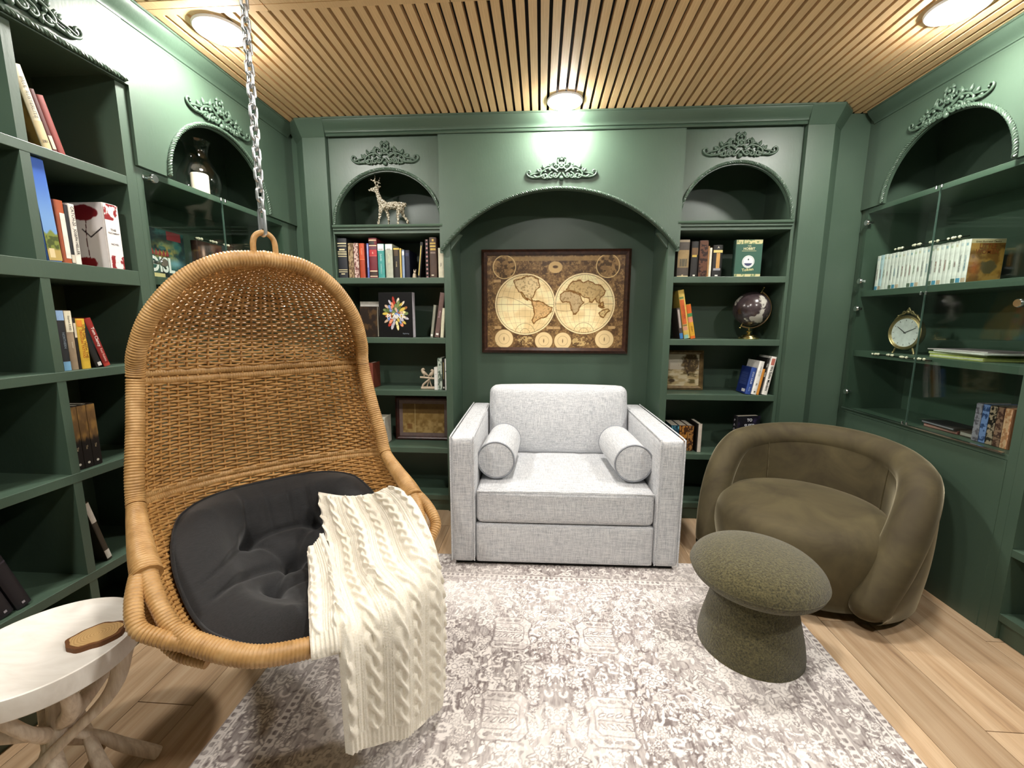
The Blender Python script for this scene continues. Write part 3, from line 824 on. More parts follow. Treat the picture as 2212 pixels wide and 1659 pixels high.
# ================================================================== LOVESEAT
def loveseat():
    t = thing('loveseat', 'pale grey linen loveseat with block arms in front of the map alcove', 'sofa', (0.034, -0.565, 0.0095), (0, 0, math.radians(1.2)))
    # local: front at y = 0, going back to +y
    for sg in (-1, 1):
        o = weld(softbox(0.112, 0.80, 0.60, 0.022, 8, (0.004, 0, 0.004)).build('arm', 'linen', t, 40)); o.location = (sg * 0.462, 0.40, 0.318)
        x = sg * 0.406; xo = sg * 0.518
        for xx in (x + sg * 0.004, xo - sg * 0.004):
            p = [(xx, -0.001, 0.03), (xx, -0.002, 0.58), (xx, 0.012, 0.613), (xx, 0.05, 0.619), (xx, 0.6, 0.619), (xx, 0.79, 0.617)]
            MB().tube(spline(p, 40), 0.0035, 6).build('welt', 'linen', t, 60)
    o = weld(softbox(0.81, 0.72, 0.188, 0.012, 7, (0, 0.002, 0)).build('base', 'linen', t, 40)); o.location = (0, 0.366, 0.112)
    MB().box(-0.50, 0.50, 0.03, 0.78, 0.001, 0.02).build('plinth', cm('151312', 0.9), t)
    # seat cushion with tufting
    o = weld(softbox(0.806, 0.60, 0.165, 0.028, 14, (0, 0.006, 0.014)).build('seat_cushion', 'linen', t, 50)); o.location = (0, 0.305, 0.291)
    co = np.empty(len(o.data.vertices) * 3, np.float32); o.data.vertices.foreach_get('co', co); co = co.reshape(-1, 3)
    top = co[:, 2] > 0.03
    for tx in (-0.14, 0.14):
        for ty in (-0.03, 0.16):
            d = np.hypot(co[:, 0] - tx, co[:, 1] - ty); co[:, 2] -= top * 0.022 * np.exp(-(d / 0.035) ** 2)
        co[:, 2] -= top * 0.006 * np.exp(-((co[:, 0] - tx) / 0.018) ** 2) * (co[:, 1] > -0.12)
    o.data.vertices.foreach_set('co', co.reshape(-1)); o.data.update()
    MB().tube(spline([(-0.395, 0.003, 0.366), (-0.2, -0.002, 0.370), (0.2, -0.002, 0.370), (0.395, 0.003, 0.366)], 30), 0.0035, 6).build('welt', 'linen', t, 60)
    # loose back cushion, leaning back
    o = weld(softbox(0.79, 0.17, 0.40, 0.045, 10, (0.004, 0.028, 0.008)).build('back_cushion', 'linen', t, 50))
    o.location = (0.0, 0.645, 0.553); o.rotation_euler = (math.radians(-8), 0, 0)
    o = weld(softbox(0.82, 0.10, 0.50, 0.03, 7).build('backrest', 'linen', t, 40)); o.location = (0, 0.755, 0.30)
    return t
loveseat()
def bolster(x, y, z, yaw, label, L=0.36, r=0.089):
    t = thing('bolster_pillow', label, 'pillow', (x, y, z), (0, 0, yaw), 'bolsters on the loveseat')
    prof = [(0.0001, -L / 2 - 0.004), (r * 0.6, -L / 2 - 0.004), (r * 0.93, -L / 2), (r, -L / 2 + 0.008)]
    for k in range(1, 12): prof.append((r * (1 + 0.02 * math.sin(PI * k / 12)), -L / 2 + 0.008 + (L - 0.016) * k / 12))
    prof += [(r, L / 2 - 0.008), (r * 0.93, L / 2), (r * 0.6, L / 2 + 0.004), (0.0001, L / 2 + 0.004)]
    o = MB().lathe(prof, 40).build('cover', 'linen', t, 40); o.rotation_euler = (PI / 2, 0, 0); o.location = (0, 0, r)
    for e in (-1, 1):
        c = MB().tube([(r * 0.985 * math.cos(a), r * 0.985 * math.sin(a), e * (L / 2 - 0.002)) for a in np.linspace(0, 2 * PI, 48, endpoint=False)], 0.004, 6, closed=True).build('piping', cm('8f9298', 0.9), t, 60)
        c.rotation_euler = (PI / 2, 0, 0); c.location = (0, 0, r)
bolster(-0.282, -0.28, 0.396, math.radians(-2), 'grey linen bolster against the left arm of the loveseat')
bolster(0.342, -0.28, 0.396, math.radians(4), 'grey linen bolster against the right arm of the loveseat')

# ================================================================== TUB CHAIR
def tub():
    t = thing('tub_chair', 'olive velvet barrel chair with rolled rim in the right corner', 'armchair', (1.102, -0.490, 0.0096), (0, 0, math.radians(40.0)))
    # local frame: the back is at +x, the opening at -x; angles measured from +x
    Rm, rr = 0.362, 0.067
    amax = math.radians(123)
    n = 150; al = np.linspace(-amax, amax, n); d = np.abs(np.degrees(al))
    def height(dd):
        tt = np.clip((dd - 66) / 57.0, 0, 1)
        return 0.553 - 0.040 * np.clip(dd / 66, 0, 1) ** 2 - 0.445 * tt ** 1.75
    h = height(d)
    # walls: outer and inner skins below the roll
    RO, RI = Rm + rr * 0.93, Rm - rr * 0.93
    mb = MB()
    rows = 14; Pout = np.zeros((n, rows, 3)); Pin = np.zeros((n, rows, 3))
    for j in range(rows):
        f = j / (rows - 1); z = 0.035 + (h - 0.035) * f
        bulge = 0.010 * math.sin(PI * f); taper = -0.02 * (1 - f)
        Pout[:, j] = np.stack([(RO + bulge + taper) * np.cos(al), (RO + bulge + taper) * np.sin(al), z], 1)
        Pin[:, j] = np.stack([(RI - bulge) * np.cos(al), (RI - bulge) * np.sin(al), z], 1)
    MB().grid(Pout, flip=False).build('outer_shell', 'velvet', t, 60)
    MB().grid(Pin, flip=True).build('inner_back', 'velvet', t, 60)
    # rolled rim running down to the floor at both ends
    path = np.stack([Rm * np.cos(al), Rm * np.sin(al), h], 1)
    path = path[1:-1]; rad = np.full(len(path), rr); q = np.r_[np.arange(len(path))]
    tip = np.linspace(0, 1, 9)[1:]; lo = []
    for sg, e in ((-1, path[0]), (1, path[-1])):
        lo.append([e + np.array([0.012 * t_ ** 2 * math.cos(amax), sg * 0.012 * t_ ** 2 * math.sin(amax), -0.062 * t_]) for t_ in tip])
    tr = rr * np.sqrt(np.clip(1 - (tip * 0.97) ** 2.6, 0.01, 1))
    path = np.vstack([lo[0][::-1], path, lo[1]]); rad = np.r_[tr[::-1], rad, tr]
    MB().tube(path, rad, 24, up=(0.6, 0.1, 0.8)).build('rolled_rim', 'velvet', t, 80)
    # seat drum with a softly rounded top edge
    prof = [(0.0001, 0.032), (0.318, 0.032), (0.334, 0.045), (0.340, 0.10), (0.350, 0.16), (0.353, 0.21), (0.348, 0.255), (0.334, 0.293), (0.308, 0.320), (0.26, 0.338), (0.18, 0.350), (0.08, 0.356), (0.0001, 0.357)]
    MB().lathe([(p[0], p[1]) for p in spline(prof, 60)], 72).build('seat', 'velvet', t, 60)
    # seams
    for ad in (-52, 52):
        a = math.radians(ad); p = [((RI - 0.012 * math.sin(PI * (z - 0.035) / 0.5)) * math.cos(a), (RI - 0.012 * math.sin(PI * (z - 0.035) / 0.5)) * math.sin(a), z) for z in np.linspace(0.32, float(height(abs(ad))), 14)]
        MB().tube(p, 0.003, 6).build('seam', 'velvet', t, 60)
    rp = np.stack([(RI + 0.006) * np.cos(al[6:-6]), (RI + 0.006) * np.sin(al[6:-6]), h[6:-6] - 0.018], 1)
    MB().tube(rp, 0.004, 6).build('piping', 'velvet', t, 60)
    MB().lathe([(0.0001, -0.0096), (0.24, -0.0096), (0.24, 0.032)], 40).build('plinth', cm('120f0c', 0.9), t)
tub()

# ================================================================== MUSHROOM STOOL
def stool():
    t = thing('mushroom_stool', 'olive boucle mushroom-shaped stool standing on the rug', 'stool', (0.668, -0.968, 0.0095))
    base = [(0.0001, 0.0), (0.158, 0.0), (0.167, 0.006), (0.168, 0.02), (0.160, 0.07), (0.146, 0.13), (0.132, 0.19), (0.124, 0.235), (0.122, 0.26)]
    MB().lathe([tuple(p) for p in spline(base, 40)], 64).build('base', 'boucle', t, 50)
    cap = [(0.0001, 0.232), (0.10, 0.232), (0.155, 0.238), (0.192, 0.252), (0.208, 0.276), (0.207, 0.296), (0.193, 0.318), (0.165, 0.340), (0.12, 0.356), (0.065, 0.365), (0.0001, 0.368)]
    MB().lathe([tuple(p) for p in spline(cap, 60)], 64).build('cap', 'boucle', t, 60)
    MB().tube([(0.2085 * math.cos(a), 0.2085 * math.sin(a), 0.284) for a in np.linspace(0, 2 * PI, 72, endpoint=False)], 0.0025, 5, closed=True).build('seam', 'boucle', t, 60)
stool()

# ================================================================== SIDE TABLE
def side_table():
    cx, cy, zt, r = -1.186, -1.588, 0.42, 0.163
    t = thing('side_table', 'round side table with white top and tangled driftwood legs', 'side table', (cx, cy, 0))
    prof = [(0.0001, zt - 0.052), (r * 0.95, zt - 0.052), (r * 0.985, zt - 0.047), (r, zt - 0.006), (r * 0.995, zt - 0.001), (r * 0.97, zt), (r * 0.935, zt - 0.004), (r * 0.90, zt - 0.0075), (0.0001, zt - 0.008)]
    MB().lathe(prof, 72).build('table_top', 'marble', t, 35)
    rng = np.random.default_rng(5)
    legs = [((-0.12, 0.02), (0.16, -0.10)), ((-0.09, -0.09), (0.11, 0.11)), ((0.02, -0.12), (-0.07, 0.14)), ((0.10, -0.05), (-0.15, 0.04)), ((0.12, 0.06), (-0.10, -0.12)), ((0.03, 0.12), (0.05, -0.15)), ((-0.07, 0.10), (0.13, 0.02)), ((-0.02, 0.02), (-0.02, -0.14))]
    for (a, b), (c, d) in legs:
        z0 = zt - 0.055
        pts = [(a, b, z0), (a * 0.75 + rng.uniform(-.02, .02), b * 0.75 + rng.uniform(-.02, .02), z0 * 0.75), (rng.uniform(-.03, .03) + (a + c) * 0.2, rng.uniform(-.03, .03) + (b + d) * 0.2, z0 * 0.48), (c * 0.7 + rng.uniform(-.02, .02), d * 0.7 + rng.uniform(-.02, .02), z0 * 0.2), (c, d, 0.012)]
        P = spline(pts, 26); rad = 0.0155 + 0.003 * np.sin(np.linspace(0, 9, 26) + rng.uniform(0, 6)) - 0.003 * np.linspace(0, 1, 26)
        MB().tube(P, rad, 9).build('leg', 'drift', t, 50)
    c = thing('coaster', 'oval slice of wood with bark edge on the white table top', 'coaster', (-1.098, -1.556, zt - 0.0078), (0, 0, math.radians(38)))
    out = [(1.0 + 0.04 * math.sin(5 * a) + 0.03 * math.sin(9 * a + 1)) for a in np.linspace(0, 2 * PI, 48, endpoint=False)]
    an = np.linspace(0, 2 * PI, 48, endpoint=False)
    MB().prism([(0.052 * o * math.cos(a), 0.040 * o * math.sin(a)) for a, o in zip(an, out)], 0.0, 0.011).build('bark_edge', 'bark', c)
    MB().prism([(0.045 * o * math.cos(a), 0.034 * o * math.sin(a)) for a, o in zip(an, out)], 0.0105, 0.0122).build('cut_face', 'cutwood', c)
side_table()

# ================================================================== HANGING CHAIR
CH_O, CH_T = (-0.9567, -1.0852), 0.7664          # ground point of its frame and its turn
# half outline of the rim: (across, forward, height) from the top centre to the front centre
RIM = [(0, .130, 1.312), (.10, .125, 1.298), (.19, .100, 1.245), (.262, .065, 1.155), (.300, .025, 1.06), (.311, 0, .984), (.324, .03, .85), (.336, .07, .74), (.340, .10, .662),
       (.336, .20, .622), (.326, .33, .588), (.310, .41, .545), (.288, .464, .50), (.251, .512, .476), (.164, .585, .449), (.06, .615, .434), (0, .621, .43)]
MID = [(.130, 1.312), (.05, 1.292), (-.03, 1.24), (-.085, 1.16), (-.11, 1.06), (-.12, .968), (-.135, .83), (-.14, .72), (-.135, .62), (-.12, .52), (-.06, .42), (.03, .35), (.15, .31), (.28, .30), (.42, .315), (.55, .37), (.613, .425)]
_k = np.linspace(0, 16, 1601)
def _cr(P):
    P = np.asarray(P, float); Q = np.vstack([2 * P[0] - P[1], P, 2 * P[-1] - P[-2]]); i = np.minimum(_k.astype(int), 15); t = (_k - i)[:, None]
    p0, p1, p2, p3 = Q[i], Q[i + 1], Q[i + 2], Q[i + 3]
    return 0.5 * (2 * p1 + (p2 - p0) * t + (2 * p0 - 5 * p1 + 4 * p2 - p3) * t ** 2 + (3 * p1 - p0 - 3 * p2 + p3) * t ** 3)
RIMC, MIDC = _cr(RIM), _cr(MID)
RIMC[:, 0] = np.clip(RIMC[:, 0], 0, None)
def shell(s_, k):
    """point of the bowl: s_ in -1..1 across, k in 0..16 along; local axes x across, y = -forward, z up"""
    k = np.clip(np.asarray(k, float), 0, 16); s_ = np.asarray(s_, float)
    R_ = [np.interp(k, _k, RIMC[:, j]) for j in range(3)]; m = [np.interp(k, _k, MIDC[:, j]) for j in range(2)]
    c = np.cos(PI / 2 * s_)
    a = R_[0] * np.sin(PI / 2 * s_)
    return np.stack([a, -(R_[1] + (m[0] - R_[1]) * c), R_[2] + (m[1] - R_[2]) * c], -1)
def shell_n(s_, k):
    e = 1e-3
    du = shell(s_ + e, k) - shell(s_ - e, k); dk = shell(s_, k + 0.02) - shell(s_, k - 0.02)
    n = np.cross(du, dk); n /= np.linalg.norm(n, axis=-1, keepdims=True) + 1e-12
    return n
def wrapped(P, r, pitch=0.0076, k=12, ridge=0.0024, taper=None):
    """tube wound with flat cane: ridges along its length"""
    L = np.linalg.norm(np.diff(P, axis=0), axis=1).sum(); n = max(12, int(L / pitch * 6)); Q = spline(P, n)
    s_ = np.linspace(0, L, n); rad = r + ridge * (np.abs(np.sin(PI * s_ / pitch)) ** 0.6 - 0.75)
    if taper is not None: rad = rad * np.interp(np.linspace(0, 1, n), np.linspace(0, 1, len(taper)), taper)
    return MB().tube(Q, rad, k)
def full_rim(k0, k1, n=400):
    kk = np.linspace(k0, k1, n); a = np.stack([np.interp(kk, _k, RIMC[:, j]) for j in range(3)], 1); return np.stack([a[:, 0], -a[:, 1], a[:, 2]], 1)
def mirror(P): Q = np.array(P, float).copy(); Q[..., 0] *= -1; return Q

def hanging_chair():
    t = thing('hanging_chair', 'woven rattan egg chair hanging from a chain', 'hanging chair', (CH_O[0], CH_O[1], 0), (0, 0, CH_T))
    R0 = 0.0215
    # rim in wrapped lengths: hood, sides, arms and front
    hood = np.vstack([mirror(full_rim(0, 5, 120))[::-1][:-1], full_rim(0, 5, 120)])
    wrapped(hood, R0).build('hood_rim', 'rattan', t, 70)
    for f in (lambda p: p, mirror):
        wrapped(f(full_rim(5.03, 8, 80)), R0 * 0.98).build('side_rim', 'rattan', t, 70)
        wrapped(f(full_rim(8.03, 10.2, 60)), R0, taper=[0.95, 1.15, 1.35]).build('arm_rim', 'rattan', t, 70)
        wrapped(f(full_rim(10.1, 12.6, 60)), R0, taper=[0.95, 0.78, 0.85]).build('arm_rim', 'rattan', t, 70)
        loop = np.array([(.331, -.30, .594), (.341, -.36, .578), (.347, -.410, .553), (.343, -.450, .524), (.316, -.473, .503), (.272, -.498, .480)])
        wrapped(f(spline(loop, 60)), R0 * 0.76).build('arm_loop', 'rattan', t, 70)
        brace = np.array([(.325, -.34, .57), (.325, -.40, .50), (.29, -.45, .44), (.24, -.50, .42)])
        wrapped(f(spline(brace, 40)), R0 * 0.62).build('arm_brace', 'rattan', t, 70)
    front = np.vstack([mirror(full_rim(12.2, 16, 120))[:-1], full_rim(12.2, 16, 120)[::-1]])
    wrapped(front, R0 * 1.02).build('front_rim', 'rattan', t, 70)
    # double bands across the back
    s_ = np.linspace(-0.985, 0.985, 60)
    for kb in (5.0, 8.0):
        for dk in (-0.10, 0.10):
            P = shell(s_, kb + dk) + 0.006 * shell_n(s_, np.full_like(s_, kb + dk))
            wrapped(P, 0.0125, 0.0075, 8, 0.0014).build('back_band', 'rattan', t, 70)
    # stakes running down the bowl
    NS = 30
    mb = MB()
    ss = np.linspace(-0.97, 0.97, NS); kk = np.linspace(0.35, 15.7, 90)
    for s0 in ss: mb.tube(shell(np.full_like(kk, s0), kk), 0.0036, 5)
    tag(mb.build('stake', 'weave', t, 70), 'upright rattan stakes of the bowl', kind='stuff')
    # woven strands, over and under the stakes
    mid = shell(np.zeros(1601), _k); L = np.r_[0, np.cumsum(np.linalg.norm(np.diff(mid, axis=0), axis=1))]
    V = []; F = []; off = 0; K = 5
    th = np.arange(K) * 2 * PI / K
    L5 = np.interp(5.0, _k, L); pos = np.r_[np.arange(0.03, L5, 0.0097), np.arange(L5 + 0.004, L[-1] - 0.02, 0.0094)]
    for r_, sp in enumerate(pos):
        k = np.interp(sp, L, _k)
        if min(abs(k - 5), abs(k - 8)) < 0.16: continue
        m = NS * 4 + 1; s_ = np.linspace(-0.985, 0.985, m)
        n_ = shell_n(s_, np.full(m, k)); P = shell(s_, np.full(m, k))
        ph = (s_ + 0.97) / 1.94 * (NS - 1) * PI + r_ * PI
        P = P + n_ * (0.0042 * np.cos(ph))[:, None] + np.stack([np.zeros(m), np.zeros(m), 0.0007 * np.sin(s_ * 40 + r_ * 1.7)], 1)
        T = np.gradient(P, axis=0); T /= np.linalg.norm(T, axis=1)[:, None] + 1e-12
        B = np.cross(T, n_)
        rad = 0.0047 if k > 5 else 0.0044
        Q = P[:, None, :] + rad * (np.cos(th)[None, :, None] * n_[:, None, :] + 1.0 * np.sin(th)[None, :, None] * B[:, None, :])
        V.append(Q.reshape(-1, 3)); I = np.arange(m * K).reshape(m, K) + off
        F.append(np.stack([I[:-1], np.roll(I, -1, 1)[:-1], np.roll(I, -1, 1)[1:], I[1:]], -1).reshape(-1, 4)); off += m * K
    V = np.vstack(V); F = np.vstack(F)
    me = bpy.data.meshes.new('woven_strands'); me.vertices.add(len(V)); me.vertices.foreach_set('co', V.reshape(-1).astype(np.float32))
    me.loops.add(F.size); me.loops.foreach_set('vertex_index', F.reshape(-1).astype(np.int32)); me.polygons.add(len(F))
    me.polygons.foreach_set('loop_start', (np.arange(len(F)) * 4).astype(np.int32)); me.update(calc_edges=True); me.materials.append(M['weave']); me.shade_smooth()
    tag(link('woven_strands', me, t), 'woven rattan strands of the bowl', kind='stuff')
    # hanging loop on the hood
    lp = [(-0.027, -0.13, 1.300), (-0.027, -0.13, 1.352), (-0.018, -0.13, 1.374), (0, -0.13, 1.382), (0.018, -0.13, 1.374), (0.027, -0.13, 1.352), (0.027, -0.13, 1.300)]
    MB().tube(spline(lp, 40), 0.0075, 10).build('hanging_loop', 'rattan', t, 60)
hanging_chair()

def chair_w(p):
    c, s_ = math.cos(CH_T), math.sin(CH_T)
    return (CH_O[0] + c * p[0] - s_ * p[1], CH_O[1] + s_ * p[0] + c * p[1], p[2])
def chain():
    top = chair_w((0, -0.13, 1.374))
    t = thing('chain', 'galvanised steel chain holding up the hanging chair', 'chain', (top[0], top[1], 1.36), (0, 0, CH_T))
    # quick link
    a, b = 0.0115, 0.028
    z0 = 1.366 - 1.36 + 0.012
    q = [(a * math.cos(x), 0, z0 + 0.032 + (b if math.sin(x) > 0 else -b) * 0.9 + a * math.sin(x)) for x in np.linspace(0, 2 * PI, 40, endpoint=False)]
    MB().tube(q, 0.0046, 8, closed=True).build('quick_link', 'steel', t, 60).rotation_euler = (0, 0, PI / 2 + 0.4)
    n = MB().lathe([(0.0075, -0.015), (0.0075, 0.015)], 6).build('link_nut', 'steel', t, 30); n.location = (0, a, z0 + 0.03); n.rotation_euler = (0, 0, 0)
    # chain links, alternating quarter turns
    li, wd, wr = 0.0175, 0.0088, 0.0041
    pts = [(wd * math.cos(x), 0, (li - wd) * (1 if math.sin(x) > 0 else -1) + wd * math.sin(x)) for x in np.linspace(0, 2 * PI, 28, endpoint=False)]
    me = MB().tube(pts, wr, 8, closed=True).mesh('chain_link', 'steel', 60)
    z = z0 + 0.032 + 0.9 * b + a - 0.004 + li - wr; k = 0
    while z < ZC - 1.36 - 0.02:
        o = link('chain_link', me, t); o.location = (0.0, 0, z); o.rotation_euler = (0.05 * math.sin(k * 2.3), 0, (0.35 if k % 2 else 0.35 + PI / 2) + 0.12 * math.sin(k * 1.7)); z += 2 * (li - wr * 1.05); k += 1
    MB().lathe([(0.0001, ZC - 1.36 - 0.006), (0.03, ZC - 1.36 - 0.006), (0.03, ZC - 1.36)], 20).build('ceiling_plate', 'steel', t, 30)
chain()

# seat cushion: one padded mat folded into the bowl
def chair_pos(p, q):
    """padding coordinates -1..1 to bowl coordinates"""
    return 0.73 * p * (1 - 0.06 * q), 8.45 + (q + 1) / 2 * 6.8
CUSH = {}
def cushion():
    t = thing('seat_cushion', 'black tufted cushion in the bowl of the hanging chair', 'cushion', (CH_O[0], CH_O[1], 0), (0, 0, CH_T))
    n = 90
    u = np.linspace(-1, 1, n); U, V = np.meshgrid(u, u, indexing='ij')
    # squircle outline
    def sq(U, V): return U * np.sqrt(1 - 0.42 * V ** 2 * np.abs(V)), V * np.sqrt(1 - 0.30 * U ** 2 * np.abs(U))
    Ps, Qs = sq(U, V); S, K = chair_pos(Ps, Qs)
    edge = np.clip(1 - np.maximum(np.abs(U), np.abs(V)), 0, 1)
    th = 0.092 * (1 - (1 - np.clip(edge / 0.30, 0, 1)) ** 2.4) ** 0.6
    tufts = [(-0.36, -0.40), (0.36, -0.42), (-0.34, 0.30), (0.34, 0.30), (0.0, 0.0)]
    for a, b in tufts:
        d = np.hypot(U - a, (V - b) * 1.05); th -= 0.052 * np.exp(-(d / 0.10) ** 2) + 0.014 * np.exp(-(d / 0.30) ** 2)
    def groove(p, q, dep, w):
        return dep * np.exp(-(segdist(U, V, [p, q], False) / w) ** 2)
    for p, q, dp, w in (((-0.36, -0.40), (0.36, -0.42), 0.016, 0.035), ((-0.36, -0.40), (-0.95, -0.20), 0.010, 0.04), ((-0.36, -0.40), (-0.36, -1), 0.010, 0.04), ((0.36, -0.42), (0.36, -1), 0.010, 0.04),
                        ((0, 0), (-0.9, 0.02), 0.018, 0.05), ((0, 0), (0.9, 0.0), 0.018, 0.05), ((0, 0), (-0.36, -0.40), 0.010, 0.035), ((0, 0), (0.36, -0.42), 0.010, 0.035), ((0, 0), (-0.34, 0.30), 0.012, 0.035), ((0, 0), (0.34, 0.30), 0.014, 0.035),
                        ((-0.34, 0.30), (0.34, 0.30), 0.010, 0.04), ((0.34, 0.30), (0.3, 1), 0.008, 0.04), ((-0.1, -0.45), (-0.12, -1), 0.008, 0.03), ((0.14, -0.45), (0.15, -1), 0.008, 0.03)):
        th -= groove(p, q, dp, w)
    th += 0.004 * (fbm(U * 5, V * 9, 2) - 0.5)
    th = np.maximum(th, 0.004)
    base = shell(S, K); N = -shell_n(S, K)
    cen = np.array([0, -0.2, 0.75])
    sgn = np.sign(np.sum((cen - base) * N, -1, keepdims=True)); N = N * sgn
    # smooth the facing a little
    top = base + N * (th + 0.010)[..., None]; CUSH['top'] = top; CUSH['n'] = N; bot = base + N * 0.010
    mb = MB(); mb.grid(top, flip=True); mb.grid(bot, flip=False)
    weld(mb.build('cushion_body', 'black', t, 80), 1e-4)
    # welted edge
    ring = []
    for a, b in [(u, -1.0) for u in u] + [(1.0, u_) for u_ in u] + [(u_, 1.0) for u_ in u[::-1]] + [(-1.0, u_) for u_ in u[::-1]]:
        p, q = sq(np.array(a), np.array(b)); s0, k0 = chair_pos(p, q); p0 = shell(s0, k0); n0 = -shell_n(s0, k0); n0 = n0 * np.sign((cen - p0) @ n0); ring.append(p0 + n0 * 0.014)
    MB().tube(spline(np.array(ring)[::6], 200, True), 0.005, 6, closed=True).build('piping', 'black', t, 60)
cushion()

def blanket():
    t = thing('knit_blanket', 'cream cable-knit blanket draped over the front of the hanging chair', 'blanket', (CH_O[0], CH_O[1], 0), (0, 0, CH_T))
    def cables(u, v, W, Lh):
        """relief of the knit, u across and v along in metres"""
        h = 0.0012 * np.sin(u * 2 * PI / 0.0062) * np.sin(v * 2 * PI / 0.0075)
        per = 0.066
        c = (u / per) % 1.0 - 0.5; x = c * per
        tw = 0.0105 * np.sin(v * 2 * PI / 0.095 + np.floor(u / per) * 1.3)
        for sg in (1, -1):
            over = 1 + 0.35 * sg * np.cos(v * 2 * PI / 0.095 + np.floor(u / per) * 1.3)
            h = np.maximum(h, 0.0095 * over * np.exp(-((x - sg * tw) / 0.0085) ** 2))
        for e in (-0.029, -0.0235, 0.0235, 0.029): h = np.maximum(h, 0.0042 * np.exp(-((x - e) / 0.0021) ** 2) * (0.8 + 0.2 * np.sin(v * 2 * PI / 0.006)))
        hem = sstep(Lh - 0.055, Lh - 0.05, v)
        rib = 0.004 * (0.5 + 0.5 * np.sin(u * 2 * PI / 0.011))
        return h * (1 - hem) + rib * hem
    def sheet(cols, nu, nv, th, seed, lift=0.019):
        """cols: list of 3-D paths (across, forward, z), blended across"""
        C = np.stack([spline(np.array([(a, -b, z) for a, b, z in c]), nv) for c in cols])           # m, nv, 3
        m = len(cols); P = np.zeros((nu, nv, 3)); uu = np.linspace(0, m - 1, nu)
        for j in range(nv):
            cs = spline(C[:, j], 200); ll = np.linspace(0, 1, 200); P[:, j] = np.stack([np.interp(np.linspace(0, 1, nu), ll, cs[:, k]) for k in range(3)], 1)
        # keep the cloth above the cushion it lies on
        G_ = CUSH['top'].reshape(-1, 3); Nn = CUSH['n'].reshape(-1, 3)
        from mathutils import kdtree
        kd = kdtree.KDTree(len(G_))
        for i_, g_ in enumerate(G_): kd.insert(g_, i_)
        kd.balance(); Pf = P.reshape(-1, 3)
        for i_ in range(0, len(Pf)):
            if Pf[i_, 1] < -0.60: continue
            _, j_, dist_ = kd.find(Pf[i_])
            if dist_ < 0.09:
                dn = (Pf[i_] - G_[j_]) @ Nn[j_]
                if dn < lift: Pf[i_] += Nn[j_] * (lift - dn)
        P = Pf.reshape(P.shape)
        for _it in range(30):
            for e_ in (0, -1): P[e_, 1:-1] = 0.5 * P[e_, 1:-1] + 0.25 * (P[e_, :-2] + P[e_, 2:])
            P[1:-1, 1:-1] = 0.5 * P[1:-1, 1:-1] + 0.125 * (P[:-2, 1:-1] + P[2:, 1:-1] + P[1:-1, :-2] + P[1:-1, 2:])
        du = np.gradient(P, axis=0); dv = np.gradient(P, axis=1); N = -np.cross(du, dv); N /= np.linalg.norm(N, axis=-1, keepdims=True) + 1e-12
        su = np.cumsum(np.linalg.norm(du, axis=-1).mean(1)); sv = np.cumsum(np.linalg.norm(dv, axis=-1).mean(0))
        U, V = np.meshgrid(su, sv, indexing='ij')
        fold = 0.010 * np.sin(U * 2 * PI / 0.15 + 0.6 + seed) * sstep(0.0, 0.4, V / V.max()) + 0.006 * (fbm(U * 14, V * 8, seed) - 0.5)
        h = cables(U + 0.02, V, su[-1], sv[-1]) + fold
        edge = np.minimum(np.minimum(U - su[0], su[-1] - U), np.minimum(V - sv[0], sv[-1] - V)); rnd = sstep(0, 0.010, edge)
        top = P + N * (h * rnd + th * rnd)[..., None]; bot = P + N * (fold * rnd - th * 0.2)[..., None]
        return top, bot
    mb = MB()
    c0 = [(0.15, 0.01, 0.525), (0.132, 0.1, 0.452), (0.085, 0.24, 0.425), (0.03, 0.45, 0.435), (-0.002, 0.575, 0.462), (-0.014, 0.63, 0.468), (-0.02, 0.66, 0.44), (-0.022, 0.668, 0.37), (-0.022, 0.666, 0.29), (-0.02, 0.66, 0.225), (-0.018, 0.655, 0.165)]
    c1 = [(0.2, 0.11, 0.535), (0.186, 0.2, 0.48), (0.15, 0.33, 0.468), (0.105, 0.48, 0.47), (0.085, 0.58, 0.478), (0.077, 0.63, 0.48), (0.074, 0.662, 0.45), (0.073, 0.672, 0.38), (0.073, 0.67, 0.28), (0.073, 0.665, 0.2), (0.074, 0.66, 0.13)]
    c2 = [(0.252, 0.19, 0.56), (0.245, 0.27, 0.53), (0.228, 0.38, 0.51), (0.2, 0.49, 0.505), (0.182, 0.565, 0.502), (0.176, 0.605, 0.496), (0.174, 0.64, 0.462), (0.174, 0.65, 0.385), (0.174, 0.648, 0.28), (0.174, 0.644, 0.18), (0.175, 0.64, 0.085)]
    c3 = [(0.296, 0.25, 0.595), (0.306, 0.32, 0.6), (0.308, 0.39, 0.583), (0.304, 0.45, 0.556), (0.296, 0.505, 0.53), (0.288, 0.545, 0.508), (0.284, 0.572, 0.47), (0.284, 0.582, 0.39), (0.284, 0.58, 0.28), (0.282, 0.578, 0.16), (0.278, 0.575, 0.05)]
    top, bot = sheet([c0, c1, c2, c3], 150, 380, 0.006, 1.0)
    mb.grid(top, flip=True); mb.grid(bot)
    # shorter fold on the left that ends just over the rim
    d0 = [(0.03, 0.22, 0.435), (0.005, 0.33, 0.43), (-0.03, 0.46, 0.435), (-0.054, 0.56, 0.448), (-0.064, 0.61, 0.462), (-0.07, 0.638, 0.452), (-0.072, 0.646, 0.442), (-0.072, 0.647, 0.428)]
    d1 = [(0.06, 0.2, 0.4525), (0.04, 0.33, 0.441), (0.0075, 0.47, 0.4485), (-0.022, 0.57, 0.461), (-0.034, 0.6175, 0.47), (-0.04, 0.6465, 0.4535), (-0.042, 0.654, 0.441), (-0.042, 0.6545, 0.426)]
